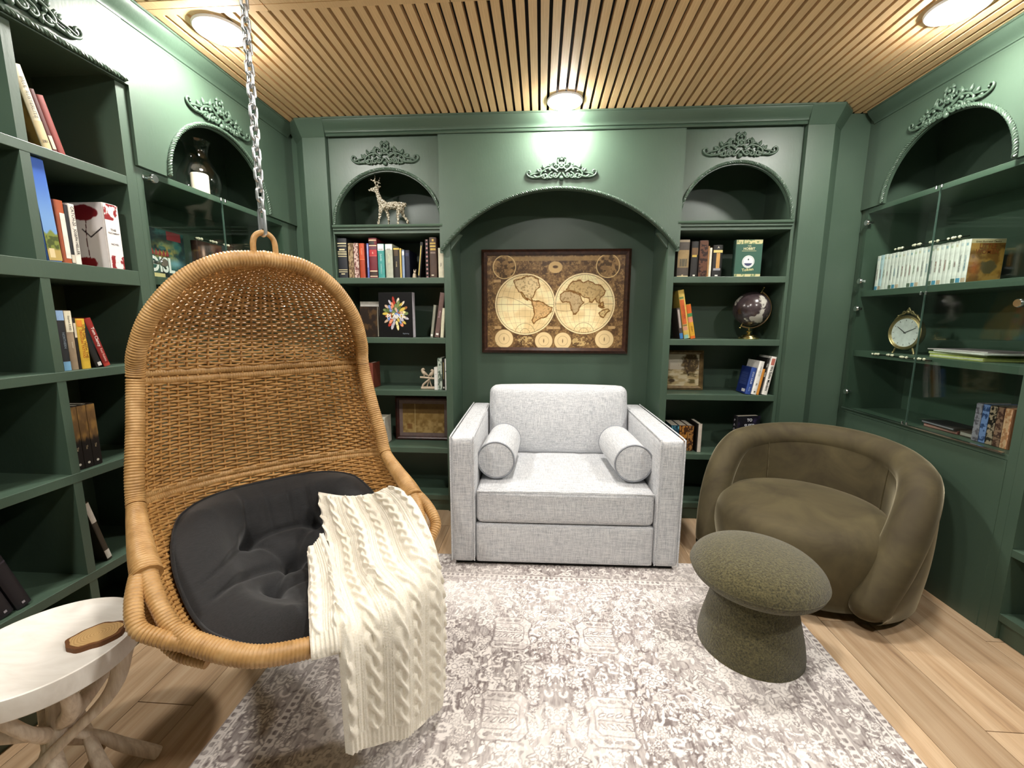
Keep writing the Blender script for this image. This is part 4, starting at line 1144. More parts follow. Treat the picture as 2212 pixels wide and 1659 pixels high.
    d2 = [(0.09, 0.18, 0.47), (0.075, 0.33, 0.452), (0.045, 0.48, 0.462), (0.01, 0.58, 0.474), (-0.004, 0.625, 0.478), (-0.01, 0.655, 0.455), (-0.012, 0.662, 0.44), (-0.012, 0.662, 0.424)]
    top2, bot2 = sheet([d0, d1, d2], 60, 200, 0.006, 3.0, 0.024)
    mb.grid(top2, flip=True); mb.grid(bot2)
    mb.build('knit_fabric', 'knit', t, 80)
blanket()

# ================================================================== BOOKS
def boards(w, d, h, t=0.0025):
    mb = MB()
    # rounded spine, two boards
    n = 7; arc = [(w / 2 - w / 2 * math.cos(PI * i / (n - 1)), -min(0.004, w * 0.12) * math.sin(PI * i / (n - 1))) for i in range(n)]
    poly = arc + [(w, d), (w - t, d), (w - t, 0.004), (t, 0.004), (t, d), (0, d)]
    k = len(poly)
    V = [(x, y, 0) for x, y in poly] + [(x, y, h) for x, y in poly]
    f = [(i, (i + 1) % k, k + (i + 1) % k, k + i) for i in range(k)]
    for o, fl in ((0, True), (k, False)):
        a = [tuple(range(o, o + n)) + (o + n + 2, o + n + 3), (o + n - 1, o + n, o + n + 1, o + n + 2), (o, o + n + 3, o + n + 4, o + n + 5)]
        f += [q[::-1] if fl else q for q in a]
    return mb.add(V, f)
def book(fr, lx, w, z, h, col, label, group, d=0.15, ly=0.02, lean=0.0, yaw=0.0, bands=(), text=(), art=None, back=None, spine_art=None, name='book', pages='pages', fore=None):
    """lx = left edge at the foot of the spine; bands = (z0, z1, colour[, x0, x1]) in parts of the spine; text = (string, colour, z centre, size[, roll])"""
    a, _ = FR[fr]
    sh = w if lean > 0 else 0.0                     # leaning right turns about the right foot
    t = thing(name, label, 'book', wpos(fr, lx + sh, ly, z + 0.0006), (0, lean, a + yaw), group)
    off = Vector((-sh, 0, 0))
    c = boards(w, d, h).build('cover', cm(col) if isinstance(col, str) else col, t, 30); c.location = off
    p = MB().box(0.0026, w - 0.0026, 0.0045, d - 0.003, 0.003, h - 0.003).build('pages', M['pages'] if pages == 'pages' else cm(pages), t); p.location = off
    yb = -min(0.004, w * 0.12) - 0.0006
    for b in bands:
        x0, x1 = (b[3], b[4]) if len(b) > 3 else (0.02, 0.98)
        n = 7; V = []
        for zz in (b[0] * h, b[1] * h):
            for i in range(n):
                u = x0 + (x1 - x0) * i / (n - 1); V.append((u * w, -min(0.004, w * 0.12) * math.sin(math.acos(np.clip(1 - 2 * u, -1, 1))) - 0.0007, zz))
        o = MB().add(V, [(i, i + 1, n + i + 1, n + i) for i in range(n - 1)]).build('spine_label', cm(b[2]), t, 30); o.location = off
    if spine_art: picture('spine_print', w * 0.96, h * 0.98, spine_art, t, (off.x + w * 0.02, yb - 0.0002, h * 0.01), 0.0018)
    for tx in text:
        lettering(tx[0], tx[1], t, (off.x + w * (tx[5] if len(tx) > 5 else 0.5), yb - 0.0006, tx[2] * h), tx[3], '-y', tx[4] if len(tx) > 4 else -PI / 2)
    if art:
        picture('cover_print', d * 0.985, h * 0.985, art, t, (off.x + w + 0.0006, d * 0.008, h * 0.008), 0.0018, '+x')
    if back:
        o = picture('cover_print', d * 0.985, h * 0.985, back, t, (0, 0, 0), 0.0018)
        o.matrix_local = Matrix.Translation((off.x - 0.0006, d * 0.992, h * 0.008)) @ Matrix.Rotation(-PI / 2, 4, 'Z')
    if fore: MB().box(0.001, w - 0.001, d - 0.003, d + 0.0008, 0.001, h - 0.001).build('fore_edge', cm(fore), t).location = off
    return t
CR, GD = 'd9cca0', 'b8923f'
def flor(base, ink, k, seed):
    def f(U, V):
        n = fbm(U * k, V * k * 5, seed); return mixa(base, ink, sstep(0.48, 0.56, n))
    return f
# ---- back wall, left, first shelf under the deer
G = 'books on the shelf below the deer'
book('B', -1.2295, .053, Z1, .216, '1b1e24', 'thick black book with cream bands, leftmost under the deer', G, bands=[(.86, .885, CR), (.80, .815, CR), (.70, .735, CR, .2, .8), (.66, .675, CR), (.62, .635, CR), (.585, .60, CR), (.54, .555, CR), (.20, .215, CR), (.15, .165, CR), (.09, .115, CR, .3, .7)])
book('B', -1.168, .029, Z1, .190, '8a7655', 'narrow tan book with floral spine beside the thick black one', G, spine_art=flor((150, 130, 98), (96, 74, 52), 3, 5), bands=[(.80, .815, CR), (.40, .415, CR), (.18, .195, CR)])
book('B', -1.136, .027, Z1, .190, 'a78f83', 'rose patterned book between the tan floral and the red-orange one', G, spine_art=flor((196, 172, 160), (112, 70, 66), 4, 8), bands=[(.48, .58, 'd8bf8f', .1, .9)])
book('B', -1.1055, .030, Z1, .189, 'a33c1b', 'red-orange paperback under the deer', G, bands=[(.54, .98, 'bf4a20'), (.525, .54, 'e07a4a')], text=[('CLASSIC', 'e59a78', .76, .010)])
book('B', -1.063, .011, Z1, .188, '5a69a8', 'very thin blue book beside the tall red one', G, lean=.005, bands=[(.3, .95, '9aa4d0', .2, .8)])
book('B', -1.0490, .045, Z1, .216, '6b1f29', 'tall dark red book with gold panels under the deer', G, bands=[(.93, .96, 'd9b892'), (.84, .92, '2e2a26', .05, .7), (.80, .825, 'e2c9a4'), (.72, .79, '6a3d4c'), (.56, .71, 'b22f33'), (.545, .56, 'd05a58'), (.16, .185, 'e0cfae'), (.06, .15, '3c2d25'), (.03, .05, 'e2cfae')], text=[('6', 'e8c0a8', .63, .016, 0)])
book('B', -1.000, .037, Z1, .185, '3b918b', 'teal paperback with a white head under the deer', G, bands=[(.80, .99, 'e9ecea')], text=[('PENGUIN', '2f4a4a', .835, .006, 0), ('DAVID', 'b9ddd8', .6, .013), ('COPPERFIELD', 'a5d2cc', .27, .009)])
book('B', -.956, .041, Z1, .184, 'adb19f', 'pale grey-green paperback with a white head under the deer', G, bands=[(.83, .99, 'eeeeea')], text=[('BOOKS', '4a4a44', .845, .006, 0), ('LETTERS', 'd9dfb8', .58, .013), ('SELECTED', 'c9cfae', .27, .009)])
book('B', -.9105, .034, Z1, .164, '1c1813', 'black book with a yellow head under the deer', G, bands=[(.93, .985, 'dcbf55'), (.72, .92, '4a3720', .1, .8)], text=[('STORIES', 'cbb98e', .45, .008)])
book('B', -.8750, .008, Z1, .160, 'd8bd6a', 'very thin yellow book beside the black one with a yellow head', G)
book('B', -.8620, .013, Z1, .152, '8a9dba', 'thin light blue book beside the very thin yellow one', G, bands=[(.80, .95, 'e4e8ee')])
book('B', -.8460, .026, Z1, .150, '12152a', 'small navy book just left of the tiny figurine', G, bands=[(.78, .9, '2b3050', .1, .9)])
book('B', -.7780, .016, Z1, .193, '14110d', 'leaning black book with a yellow line down its spine', G, lean=.115, bands=[(.06, .90, 'd6c06a', .3, .62)])
book('B', -.7290, .018, Z1, .206, '1b1411', 'black book with pink rosettes down its spine', G, spine_art=lambda U, V: mixa((26, 19, 17), (186, 140, 138), sstep(.25, .55, (1 - np.abs(2 * U - 1)) * (0.5 + 0.5 * np.cos(V * 2 * PI * 9)))))
book('B', -.7060, .040, Z1, .217, '493429', 'tall brown book with gold bands near the alcove', G, bands=[(.90, .955, 'c9a84e', .4, .65), (.83, .87, 'c4a24c', .1, .9), (.76, .80, 'd2b25a', .1, .9), (.68, .73, 'c4a24c', .15, .9), (.60, .64, '8d7a6e', .15, .85), (.05, .075, 'd8cdb4', .25, .6)])
book('B', -.6570, .031, Z1, .160, 'd4ceb6', 'cream paperback at the right end of the shelf under the deer', G, text=[('J', '3a3a36', .45, .02, 0)])
def figurine():
    t = thing('figurine', 'tiny tan animal figurine on the shelf under the deer', 'figurine', (-.798, .035, Z1 + .0006))
    MB().lathe([(0.0001, 0), (.011, 0), (.012, .004), (.010, .018), (.007, .026), (.0001, .028)], 14).build('body', 'resin', t, 50)
    MB().sphere((.003, -.004, .032), .0075, 10, 8).build('head', 'resin', t, 60)
    for dx in (-.002, .007): MB().tube([(dx, -.002, .036), (dx * 1.3, 0, .048)], [.003, .0012], 6).build('ear', 'resin', t)
figurine()
# ---- back wall, left, second shelf
G = 'books beside the plant book'
def plant_art(U, V):
    C = np.zeros(U.shape + (3,)) + np.array([14, 13, 14.]); X, Y = (U - .5) * .21, (V - .53) * .25
    rng = np.random.default_rng(3); pal = [(205, 176, 150), (92, 110, 62), (214, 186, 84), (178, 58, 44), (226, 214, 190), (126, 152, 208), (166, 104, 60), (196, 190, 198), (232, 150, 110), (120, 138, 84), (240, 226, 160)]
    for ring in (0.062, 0.045, 0.028, 0.012):
        k = 16 if ring > .04 else 10
        for i in range(k):
            a = 2 * PI * (i + rng.random() * .6) / k; cx, cy = ring * 1.05 * math.cos(a), ring * 1.2 * math.sin(a)
            l, w = rng.uniform(.014, .026), rng.uniform(.007, .011); u = (X - cx) * math.cos(a) + (Y - cy) * math.sin(a); v = -(X - cx) * math.sin(a) + (Y - cy) * math.cos(a)
            d = (u / l) ** 2 + (v / w) ** 2; col = np.array(pal[rng.integers(len(pal))], float)
            C = mixa(C, col * .55, (1 - sstep(.85, 1.05, d))); C = np.where((d < .72)[..., None], col, C)
    return C
pb = book('B', -1.010, .032, Z2, .254, '0f0e0f', 'large black book with a ring of bright flowers on its cover', G, d=.208, ly=.075, yaw=-PI / 2 - .16, art=plant_art, pages='b8b3b6', fore='a8a3a8')
lettering('PLANT', 'f4f4f0', pb, (.0345, .104, .118), .036, '+x', 0, .02)
lettering('Exploring', '8a94a0', pb, (.0345, .165, .022), .010, '+x', 0)
book('B', -1.123, .03, Z2, .175, '211710', 'dark brown book facing out, half hidden by the hanging chair', G, d=.10, ly=.06, yaw=-PI / 2, art=lambda U, V: mixa((34, 24, 17), (72, 52, 28), sstep(.45, .7, fbm(U * 5, V * 6, 2))))
book('B', -1.150, .028, Z2, .205, 'c9c5bc', 'pale book standing behind the dark brown one', G, d=.125, ly=.13, yaw=-PI / 2)
book('B', -.713, .014, Z2, .184, '8b8c7c', 'thin grey-green book leaning right of the plant book', G, lean=.13, bands=[(.04, .1, 'e8e8e0', .1, .9)])
book('B', -.689, .027, Z2, .252, '6e5650', 'tall mauve-brown book leaning right of the plant book', G, lean=.155, bands=[(.05, .095, 'ece8e2', .25, .8)], text=[('Making', 'b79aa0', .52, .014)])
book('B', -.655, .018, Z2, .166, 'e0dcc0', 'cream book leaning against the upright beside the alcove', G, lean=.08)
# ---- back wall, left, third shelf
G = 'books beside the bird carving'
book('B', -.699, .021, Z3, .132, 'ebe9e2', 'short white paperback right of the bird carving', G, ly=.03, text=[('a', '55555a', .7, .01, 0)])
book('B', -.677, .026, Z3, .186, '6f7f72', 'grey-green book with a marbled spine right of the bird carving', G, ly=.03, spine_art=flor((178, 188, 176), (84, 98, 86), 2.5, 4))
book('B', -.650, .014, Z3, .180, '17140f', 'narrow black book between the grey-green and the white one', G, ly=.03, bands=[(.35, .9, '8d8156', .35, .65), (.05, .1, 'd8d6c8', .2, .8)])
book('B', -.635, .0125, Z3, .182, 'eceae4', 'narrow white book touching the upright, third shelf left', G, ly=.03, bands=[(.58, .62, '2a2a30', .3, .9)])
book('B', -1.105, .03, Z3, .15, '7a3b2b', 'brown book half hidden by the rim of the hanging chair', G, d=.11, ly=.06, pages='e6dfd0')
def birds():
    t = thing('bird_carving', 'pale carving of two birds on a branch', 'figurine', (-.742, .065, Z3 + .0006))
    o = MB().prism([(-.048 + .006, -.02), (.048, -.02), (.05, .02), (-.05, .02)], 0, .012).build('base', 'resin', t, bevel=.003)
    P = spline([(-.036, 0, .012), (-.034, 0, .022), (-.020, 0, .036), (0.0, 0, .052), (.012, 0, .064)], 20); MB().tube(P, np.linspace(.0065, .005, 20), 8).build('branch', 'resin', t, 60)
    P = spline([(-.050, 0, .068), (-.02, 0, .066), (.012, 0, .063), (.05, 0, .060)], 20); MB().tube(P, .0062, 8).build('branch', 'resin', t, 60)
    for x0, x1 in ((.0, -.012), (.004, .016)): MB().tube([(x0, .006, .05), ((x0 + x1) / 2, .006, .03), (x1, .006, .012)], .004, 6).build('branch', 'resin', t, 60)
    for bx, bz, s_ in ((-.030, .074, 1.0), (.022, .068, -.9)):
        mb = MB()
        prof = np.array([(.028 * s_, .004), (.016 * s_, .012), (.004 * s_, .020), (-.004 * s_, .030), (-.006 * s_, .038), (.001 * s_, .041), (.010 * s_, .039)])
        P = spline([(bx + a, 0, bz + b) for a, b in prof], 30); mb.tube(P, np.interp(np.linspace(0, 1, 30), [0, .15, .4, .6, .72, .86, .94, 1], [.002, .006, .0115, .0095, .0078, .0085, .005, .001]), 12)
        mb.build('bird', 'resin', t, 80)
        for k in (-.004, .004): MB().tube([(bx + .006 * s_, k, bz + .014), (bx + .003 * s_, k, bz - .004)], .0022, 6).build('bird_leg', 'resin', t)
birds()
# ---- back wall, left, fourth shelf
def frame(name, label, cat, loc, rot, w, h, fw, mat, fn, mount=None, dep=.018, res=.004, pmat='printed'):
    t = thing(name, label, cat, loc, rot)
    for k, poly in enumerate(([(0, 0), (w, 0), (w - fw, fw), (fw, fw)], [(w, 0), (w, h), (w - fw, h - fw), (w - fw, fw)], [(w, h), (0, h), (fw, h - fw), (w - fw, h - fw)], [(0, h), (0, 0), (fw, fw), (fw, h - fw)])):
        n = 4; mid = [((a[0] + b[0]) / 2, (a[1] + b[1]) / 2) for a, b in ((poly[0], poly[3]), (poly[1], poly[2]))]
        V = [(x, -dep * .55, z) for x, z in poly[:2]] + [(x, -dep, z) for x, z in (mid[1], mid[0])] + [(x, -dep * .45, z) for x, z in poly[2:]] + [(x, 0, z) for x, z in poly]
        # order: 0 out-a,1 out-b,2 mid-b,3 mid-a,4 in-b,5 in-a, 6..9 back
        f = [(0, 1, 2, 3), (3, 2, 4, 5), (0, 6, 7, 1), (4, 8, 9, 5), (6, 9, 8, 7), (1, 7, 8, 4, 2), (0, 3, 5, 9, 6)]
        MB().add(V, f).build('frame_rail', mat, t)
    MB().box(fw * .8, w - fw * .8, -.004, -.001, fw * .8, h - fw * .8).build('backing', cm('2a221b'), t)
    m = fw
    if mount:
        MB().box(fw * .9, w - fw * .9, -.0062, -.0042, fw * .9, h - fw * .9).build('mount', cm(mount[0]), t); m = fw + mount[1]
    picture('print', w - 2 * m, h - 2 * m, fn, t, (m, -.0072, m), res, '-y', pmat)
    return t
def certificate(U, V):
    n = fbm(U * 9, V * 7, 6); C = mixa((178, 150, 96), (128, 100, 52), sstep(.35, .7, n))
    C = mixa(C, (98, 74, 36), .8 * (V > .66)); C = mixa(C, (140, 112, 60), .5 * ((V > .42) & (V <= .66)))
    C = mixa(C, (110, 70, 34), .6 * ((np.abs(U - .16) < .06) & (np.abs(V - .22) < .09))); C = mixa(C, (200, 180, 130), .7 * (np.abs(U - .30) < .008)); return C
frame('framed_certificate', 'red-brown frame with an aged tan certificate on the lower left shelf', 'picture', (-.985, .165, Z4 + .001), (-.04, 0, 0), .355, .275, .024, 'redwood', certificate, ('7c6a66', .022))
def small_box(U, V): return mixa((222, 218, 204), (58, 74, 40), sstep(.5, .6, fbm(U * 6, V * 5, 12)) * (U > .5))
book('B', -1.072, .062, Z4, .166, 'd9d5c8', 'white patterned box beside the framed certificate, behind the hanging chair', 'boxes on the lower left shelf', d=.10, ly=.045, spine_art=small_box, name='box')

# ---- back wall, right, first shelf
G = 'books on the first right-hand shelf'
book('B', .6415, .060, Z1, .193, '4b423a', 'thick worn grey-brown book at the left end, right bookcase', G, bands=[(.93, .99, '9c8d74'), (.50, .72, '9a8155', .02, .98), (.25, .50, '8d7750', .02, .98), (.28, .48, '57503e', .2, .8), (.03, .06, 'b5a27d', .4, .55), (0.0, .03, 'c9b98e')])
book('B', .7120, .037, Z1, .183, '1d1917', 'black book with a small gold crest, right bookcase', G, bands=[(.62, .82, '6d5130', .05, .9), (.56, .62, 'd0b04e', .1, .75), (.02, .06, 'ddd9cc', .35, .65)])
book('B', .7530, .044, Z1, .188, '3a2118', 'dark brown worn leather book, right bookcase', G, spine_art=flor((92, 58, 40), (42, 24, 18), 3, 9), bands=[(.62, .80, '8a5a2c', .2, .95)])
book('B', .7985, .008, Z1, .159, 'a97c4a', 'very thin orange-brown book beside the thin white one', G)
book('B', .8075, .012, Z1, .150, 'e2dcc6', 'thin cream book in the middle of the right bookcase shelf', G)
book('B', .8250, .049, Z1, .164, '12100e', 'black book with a yellow band and a picture, right bookcase', G, bands=[(.76, .84, 'd8c476'), (.27, .75, 'bd8f4c', .34, .72), (.20, .27, '8d8d92', .1, .85), (.02, .06, 'dcdcd6', .3, .6)], text=[('A', 'd8d0b8', .92, .014, 0)])
def hob(U, V):
    C = np.zeros(U.shape + (3,)) + np.array([56, 92, 78.]); C = mixa(C, (196, 188, 140), 1.0 * ((V > .885) | (V < .075))); C = mixa(C, (96, 120, 84), .8 * (((V > .885) | (V < .075)) & (fbm(U * 18, V * 20, 3) > .58)))
    d = np.hypot((U - .5) * .72, V - .41); C = mixa(C, (222, 226, 222), 1 - sstep(.165, .175, d)); C = mixa(C, (70, 92, 96), (1 - sstep(0, .006, np.abs(d - .145)))); C = mixa(C, (60, 66, 96), 1.0 * ((d < .12) & (V < .37)))
    C = mixa(C, (60, 70, 84), 1 - sstep(.018, .026, np.hypot((U - .5) * .72, V - .47))); C = mixa(C, (200, 196, 150), 1.0 * ((np.abs(V - .70) < .006) & (np.abs(U - .5) < .28))); return C
hb = book('B', .948, .034, Z1, .193, '38584c', 'green book facing out with a round white emblem', G, d=.136, ly=.070, yaw=-PI / 2, art=hob)
lettering('THE', 'c9c69a', hb, (.0355, .068, .160), .010, '+x'); lettering('HOBBIT', 'dedbb0', hb, (.0355, .068, .146), .017, '+x', 0, .02); lettering('Tolkien', 'dcd79c', hb, (.0355, .068, .038), .020, '+x', .1)
# ---- back wall, right, second shelf
G = 'bright paperbacks leaning left of the globe'
book('B', .690, .018, Z2, .170, '4a3f3a', 'thin dark paperback with a blue foot, leaning left of the globe', G, d=.12, ly=.05, lean=-.17, bands=[(.0, .18, '3d7fc0'), (.35, .95, 'b9aba4', .2, .8)])
book('B', .7125, .032, Z2, .268, 'd8b85a', 'tall yellow and orange book leaning left of the globe', G, d=.15, ly=.05, lean=-.185, bands=[(.30, .80, 'd2652c', .05, .75), (.82, .86, '6f8a52', .05, .75), (.26, .29, '8a7a50', .05, .75), (.17, .25, 'd99a7c', .05, .75), (.0, .08, '8fc0b4', .05, .75)], text=[('ADVENTURES', '9a3c18', .55, .012)])
book('B', .7480, .026, Z2, .190, 'd9a42e', 'shorter orange and yellow paperback leaning left of the globe', G, d=.13, ly=.05, lean=-.20, bands=[(.74, .99, 'd2641c'), (.64, .74, '4c8a4e'), (.48, .63, 'd8896c'), (.0, .08, 'd86a20')], text=[('STORY', '7a5a10', .28, .011)])
def globe():
    t = thing('globe', 'dark desk globe with pale land on a brass stand', 'globe', (1.082, .10, Z2 + .0006))
    c = Vector((.002, 0, .166)); r = .094; tilt = math.radians(27)
    s_ = MB().sphere((0, 0, 0), r, 48, 32).build('ball', 'globe', t, 80); s_.location = c; s_.rotation_euler = (.25, tilt, 2.2)
    ax = Vector((math.sin(tilt), 0, math.cos(tilt)))
    MB().tube([c + ax * r * .95, c + ax * (r + .034)], .0028, 8).build('axis_pin', 'brass', t, 40)
    MB().sphere(c + ax * (r + .036), .0055, 10, 8).build('pin_knob', 'brass', t, 60)
    lo = c - ax * (r + .022); MB().tube([c - ax * r * .95, lo], .0028, 8).build('axis_pin', 'brass', t, 40); MB().sphere(lo, .006, 10, 8).build('pin_knob', 'brass', t, 60)
    arc = [(c.x + (r + .010) * math.sin(a), 0, c.z + (r + .010) * math.cos(a)) for a in np.linspace(tilt, tilt + PI, 60)]
    MB().tube(arc, .0045, 8).build('meridian', 'goldframe', t, 60)
    MB().lathe([(0.0001, 0), (.052, 0), (.054, .004), (.050, .010), (.038, .013), (.034, .020), (.026, .024), (.012, .027), (.009, .032), (.014, .038), (.014, .044), (.006, .048), (.0055, .064)], 40).build('stand', 'brass', t, 35)
globe()
# ---- back wall, right, third shelf
def landscape(U, V):
    sky = mixa((196, 184, 164), (222, 214, 196), sstep(.6, .9, V)); n = fbm(U * 7, V * 7, 3); n2 = fbm(U * 18, V * 14, 8)
    C = mixa(sky, (186, 164, 120), 1 - sstep(.50, .54, V + .04 * (n - .5))); C = mixa(C, (214, 200, 166), (V < .50) * sstep(.45, .65, fbm(U * 4, V * 11, 5)) * 1.0)
    C = mixa(C, (96, 82, 44), (V < .52) * sstep(.55, .7, fbm(U * 5, V * 16, 15)) * .9)
    tree = np.exp(-(((U - .76) / .26) ** 2 + ((V - .72) / .34) ** 2)); C = mixa(C, (74, 58, 34), sstep(.42, .62, tree * .75 + n2 * .42)); C = mixa(C, (58, 44, 28), 1.0 * ((np.abs(U - .70 - .04 * np.sin(V * 9)) < .022) & (V > .33) & (V < .85)))
    C = mixa(C, (150, 128, 88), sstep(.62, .75, n2) * (tree > .3) * .8); C = mixa(C, (70, 54, 32), sstep(.5, .8, np.exp(-(((U - .22) / .14) ** 2 + ((V - .16) / .09) ** 2)))); return C
frame('framed_painting', 'dull gold frame with a brown landscape painting of a tree', 'picture', (.612 + .012, .16, Z3 + .001), (-.10, 0, -.03), .245, .232, .024, 'goldframe', landscape)
G = 'paperbacks leaning in the right corner of the third shelf'
def bluecov(U, V):
    C = np.zeros(U.shape + (3,)) + np.array([28, 46, 108.]); C = mixa(C, (86, 104, 160), .7 * ((np.abs((V * 22) % 1 - .5) < .22) & (V > .3) & (V < .8) & (U > .15) & (U < .85))); return mixa(C, (222, 224, 230), 1.0 * ((V > .06) & (V < .17) & (U > .55) & (U < .9)))
book('B', 1.052, .028, Z3, .150, '2a4890', 'blue paperback, leftmost of the leaning books by the landscape painting', G, ly=.02, lean=.16, d=.11, back=bluecov, text=[('STAY CALM', 'ccd6ee', .62, .013), ('Guide', '9fb4dc', .2, .010)])
book('B', 1.082, .026, Z3, .187, 'e9e7e0', 'white paperback between the blue and the orange leaning ones', G, ly=.015, lean=.17, d=.13, text=[('THE ART OF', '8a8a86', .7, .010), ('M.J.', '6a6a66', .3, .010), ('\u25cf', '55554f', .08, .012, 0)])
book('B', 1.109, .013, Z3, .145, 'cf8a35', 'narrow orange paperback leaning in the right corner', G, ly=.015, lean=.17, d=.12)
book('B', 1.1235, .010, Z3, .206, '141210', 'narrow black paperback with white letters leaning in the corner', G, ly=.02, lean=.165, d=.12, text=[('YOU', 'e6e4de', .8, .010), ('NEVER', 'e0ddd4', .55, .009)])
book('B', 1.1380, .027, Z3, .213, 'e7e4dc', 'white paperback with bold black letters, rightmost of the leaning row', G, ly=.012, lean=.16, d=.13, bands=[(.78, .95, 'b4685a', .15, .8)], text=[('We Solve Murders', '1c1c1c', .43, .018, -PI / 2)])
# ---- back wall, right, fourth shelf
G = 'books on the shelf behind the barrel chair'
book('B', .675, .045, Z4, .150, '22404c', 'dark book with a teal picture behind the loveseat arm', G, ly=.06, spine_art=lambda U, V: mixa((26, 58, 74), (120, 190, 206), sstep(.55, .75, fbm(U * 3, V * 4, 3)) * (V > .45)), bands=[(.40, .58, 'd6cfc6', .1, .9)])
book('B', .7210, .047, Z4, .150, '4a2c17', 'brown and gold book beside the teal one', G, ly=.06, spine_art=lambda U, V: mixa((66, 38, 18), (176, 120, 52), sstep(.45, .6, fbm(U * 4, V * 7, 5))), bands=[(.66, .78, 'd2b9a6', .12, .88), (.85, .97, 'e2d3bd', .4, .6)])
book('B', .7690, .034, Z4, .150, '35211a', 'dark brown book right of the brown and gold one', G, ly=.06, spine_art=flor((150, 106, 56), (60, 36, 22), 3, 4))
book('B', .8180, .026, Z4, .166, '18130f', 'black-backed book with its pages facing out, behind the chair', G, ly=.045, d=.13, yaw=-.0, bands=[(.0, 1.0, 'cfc2b4', .2, .98)])
ts = book('B', 1.026, .040, Z4, .214, '17161b', 'black book facing out with white capitals, behind the barrel chair', G, d=.140, ly=.075, yaw=-PI / 2 + .22, art=lambda U, V: mixa((20, 19, 26), (46, 40, 66), sstep(.5, .8, fbm(U * 4, V * 5, 2))))
for k, (tx, sz) in enumerate((('TO', .023), ('SLEEP', .025), ('IN A', .023), ('SEA OF', .024), ('STARS', .025))): lettering(tx, 'dfe0e6', ts, (.0416, .072, .190 - k * .032), sz, '+x', 0, .02)
for k, ch in enumerate('PAOLINI'): lettering(ch, 'b9b7bd', ts, (.020, -.0055, .188 - k * .026), .020, '-y', 0)

# ---- left wall bookcase
G = 'books on the top left-wall shelf'
book('L', -1.1680, .024, 1.618, .205, 'd9cfae', 'white and gold thick book leaning on the top shelf, left wall', G, lean=-.235, d=.17, back=lambda U, V: mixa((150, 118, 62), (94, 74, 40), sstep(.4, .65, fbm(U * 5, V * 6, 7))), bands=[(.0, .35, 'cbb98c')], text=[('PAUL AUSTERLITZ', '6a655c', .62, .012), ('281', '4a463e', .10, .010, 0)])
book('L', -1.1410, .012, 1.618, .158, '5d2e2a', 'narrow maroon book with a cream foot leaning between two others', G, lean=-.25, bands=[(.06, .28, 'd8cbb2', .1, .9)])
book('L', -1.1270, .019, 1.618, .150, '8a3b33', 'red-pink cloth book, rightmost on the top shelf, left wall', G, lean=-.26)
G = 'books on the second left-wall shelf'
def sky(U, V):
    C = mixa((118, 160, 214), (52, 96, 190), sstep(.35, 1.0, V)); C = mixa(C, (124, 136, 62), 1 - sstep(.275, .30, V + .02 * np.sin(U * 9))); C = mixa(C, (72, 84, 40), (V < .25) * sstep(.45, .6, fbm(U * 4, V * 22, 4)) * 1.0); C = mixa(C, (184, 160, 96), 1 - sstep(.10, .13, V)); return mixa(C, (222, 204, 160), 1.0 * ((V > .03) & (V < .12) & (U > .15) & (U < .55)))
book('L', -1.2000, .036, 1.305, .281, '3f6fc0', 'tall book with blue sky and hills on its spine', G, lean=-.045, d=.2, spine_art=sky)
book('L', -1.1600, .024, 1.305, .180, 'a8512a', 'orange and white book beside the blue sky one', G, lean=-.015, bands=[(.08, .80, 'e2ddd2', .35, .98)])
book('L', -1.1355, .010, 1.305, .172, '16181f', 'narrow black book between the orange and the white one', G, lean=-.01, bands=[(.02, .16, 'cfc6b4')])
book('L', -1.1250, .017, 1.305, .178, 'e8e2d6', 'white paperback with black spine letters, second shelf left wall', G, text=[('CATCH-22', '2c2a28', .80, .012), ('JOSEPH HELLER', '2c2a28', .38, .011)])
def redflower(U, V):
    C = np.zeros(U.shape + (3,)) + np.array([206, 200, 198.]); U2 = 1 - U
    for cx, w in ((.42, .012), (.72, .010)): C = mixa(C, (74, 18, 18), 1.0 * (np.abs(U2 - cx - .05 * np.sin(V * 4)) < w) * (V < .8))
    C = mixa(C, (104, 20, 26), sstep(.5, .6, np.exp(-(((U2 - .5) / .42) ** 2 + ((V - .86) / .13) ** 2)) * .8 + .35 * fbm(U * 6, V * 6, 3))); C = mixa(C, (116, 18, 22), sstep(.55, .62, np.exp(-(((U2 - .6) / .5) ** 2 + ((V - .05) / .16) ** 2)) * .7 + .4 * fbm(U * 7, V * 7, 6)))
    return mixa(C, (40, 30, 32), 1.0 * (segdist(U2, V, [(.05, .62), (.35, .48), (.55, .60)], False) < .012) + 1.0 * (segdist(U2, V, [(.7, .66), (.95, .42)], False) < .012))
book('L', -1.0230, .049, 1.305, .208, 'dcd6d2', 'thick white book with dark red flowers on its cover', G, d=.14, back=redflower, spine_art=lambda U, V: mixa((226, 220, 216), (130, 32, 34), sstep(.56, .64, fbm(U * 4, V * 9, 11)) * ((V > .75) | (V < .2))), text=[('THE', '4a4644', .60, .010, 0), ('TESTAMENT', '4a4644', .55, .007, 0), ('NOVEL', '4a4644', .38, .008, 0)])
G = 'books on the third left-wall shelf'
book('L', -1.2165, .0125, .986, .186, '1e1c1c', 'black paperback with a pale spine label against the divider', G, bands=[(.40, .99, 'd3c4bd')])
book('L', -1.2030, .0200, .986, .180, '23262a', 'black paperback with light blue head and foot', G, bands=[(.83, .99, '8fb0d8'), (.0, .15, '7eb2d8')], text=[('NORTHERN', '7d8a94', .5, .009)])
book('L', -1.1820, .0200, .986, .179, '9d8a72', 'tan paperback with a cream head beside the light blue one', G, bands=[(.64, .99, 'e8e2c8')], text=[('Stephen', '6c675a', .85, .007), ('KING', '6c675a', .72, .008), ('tower', 'd4c6b0', .42, .008)])
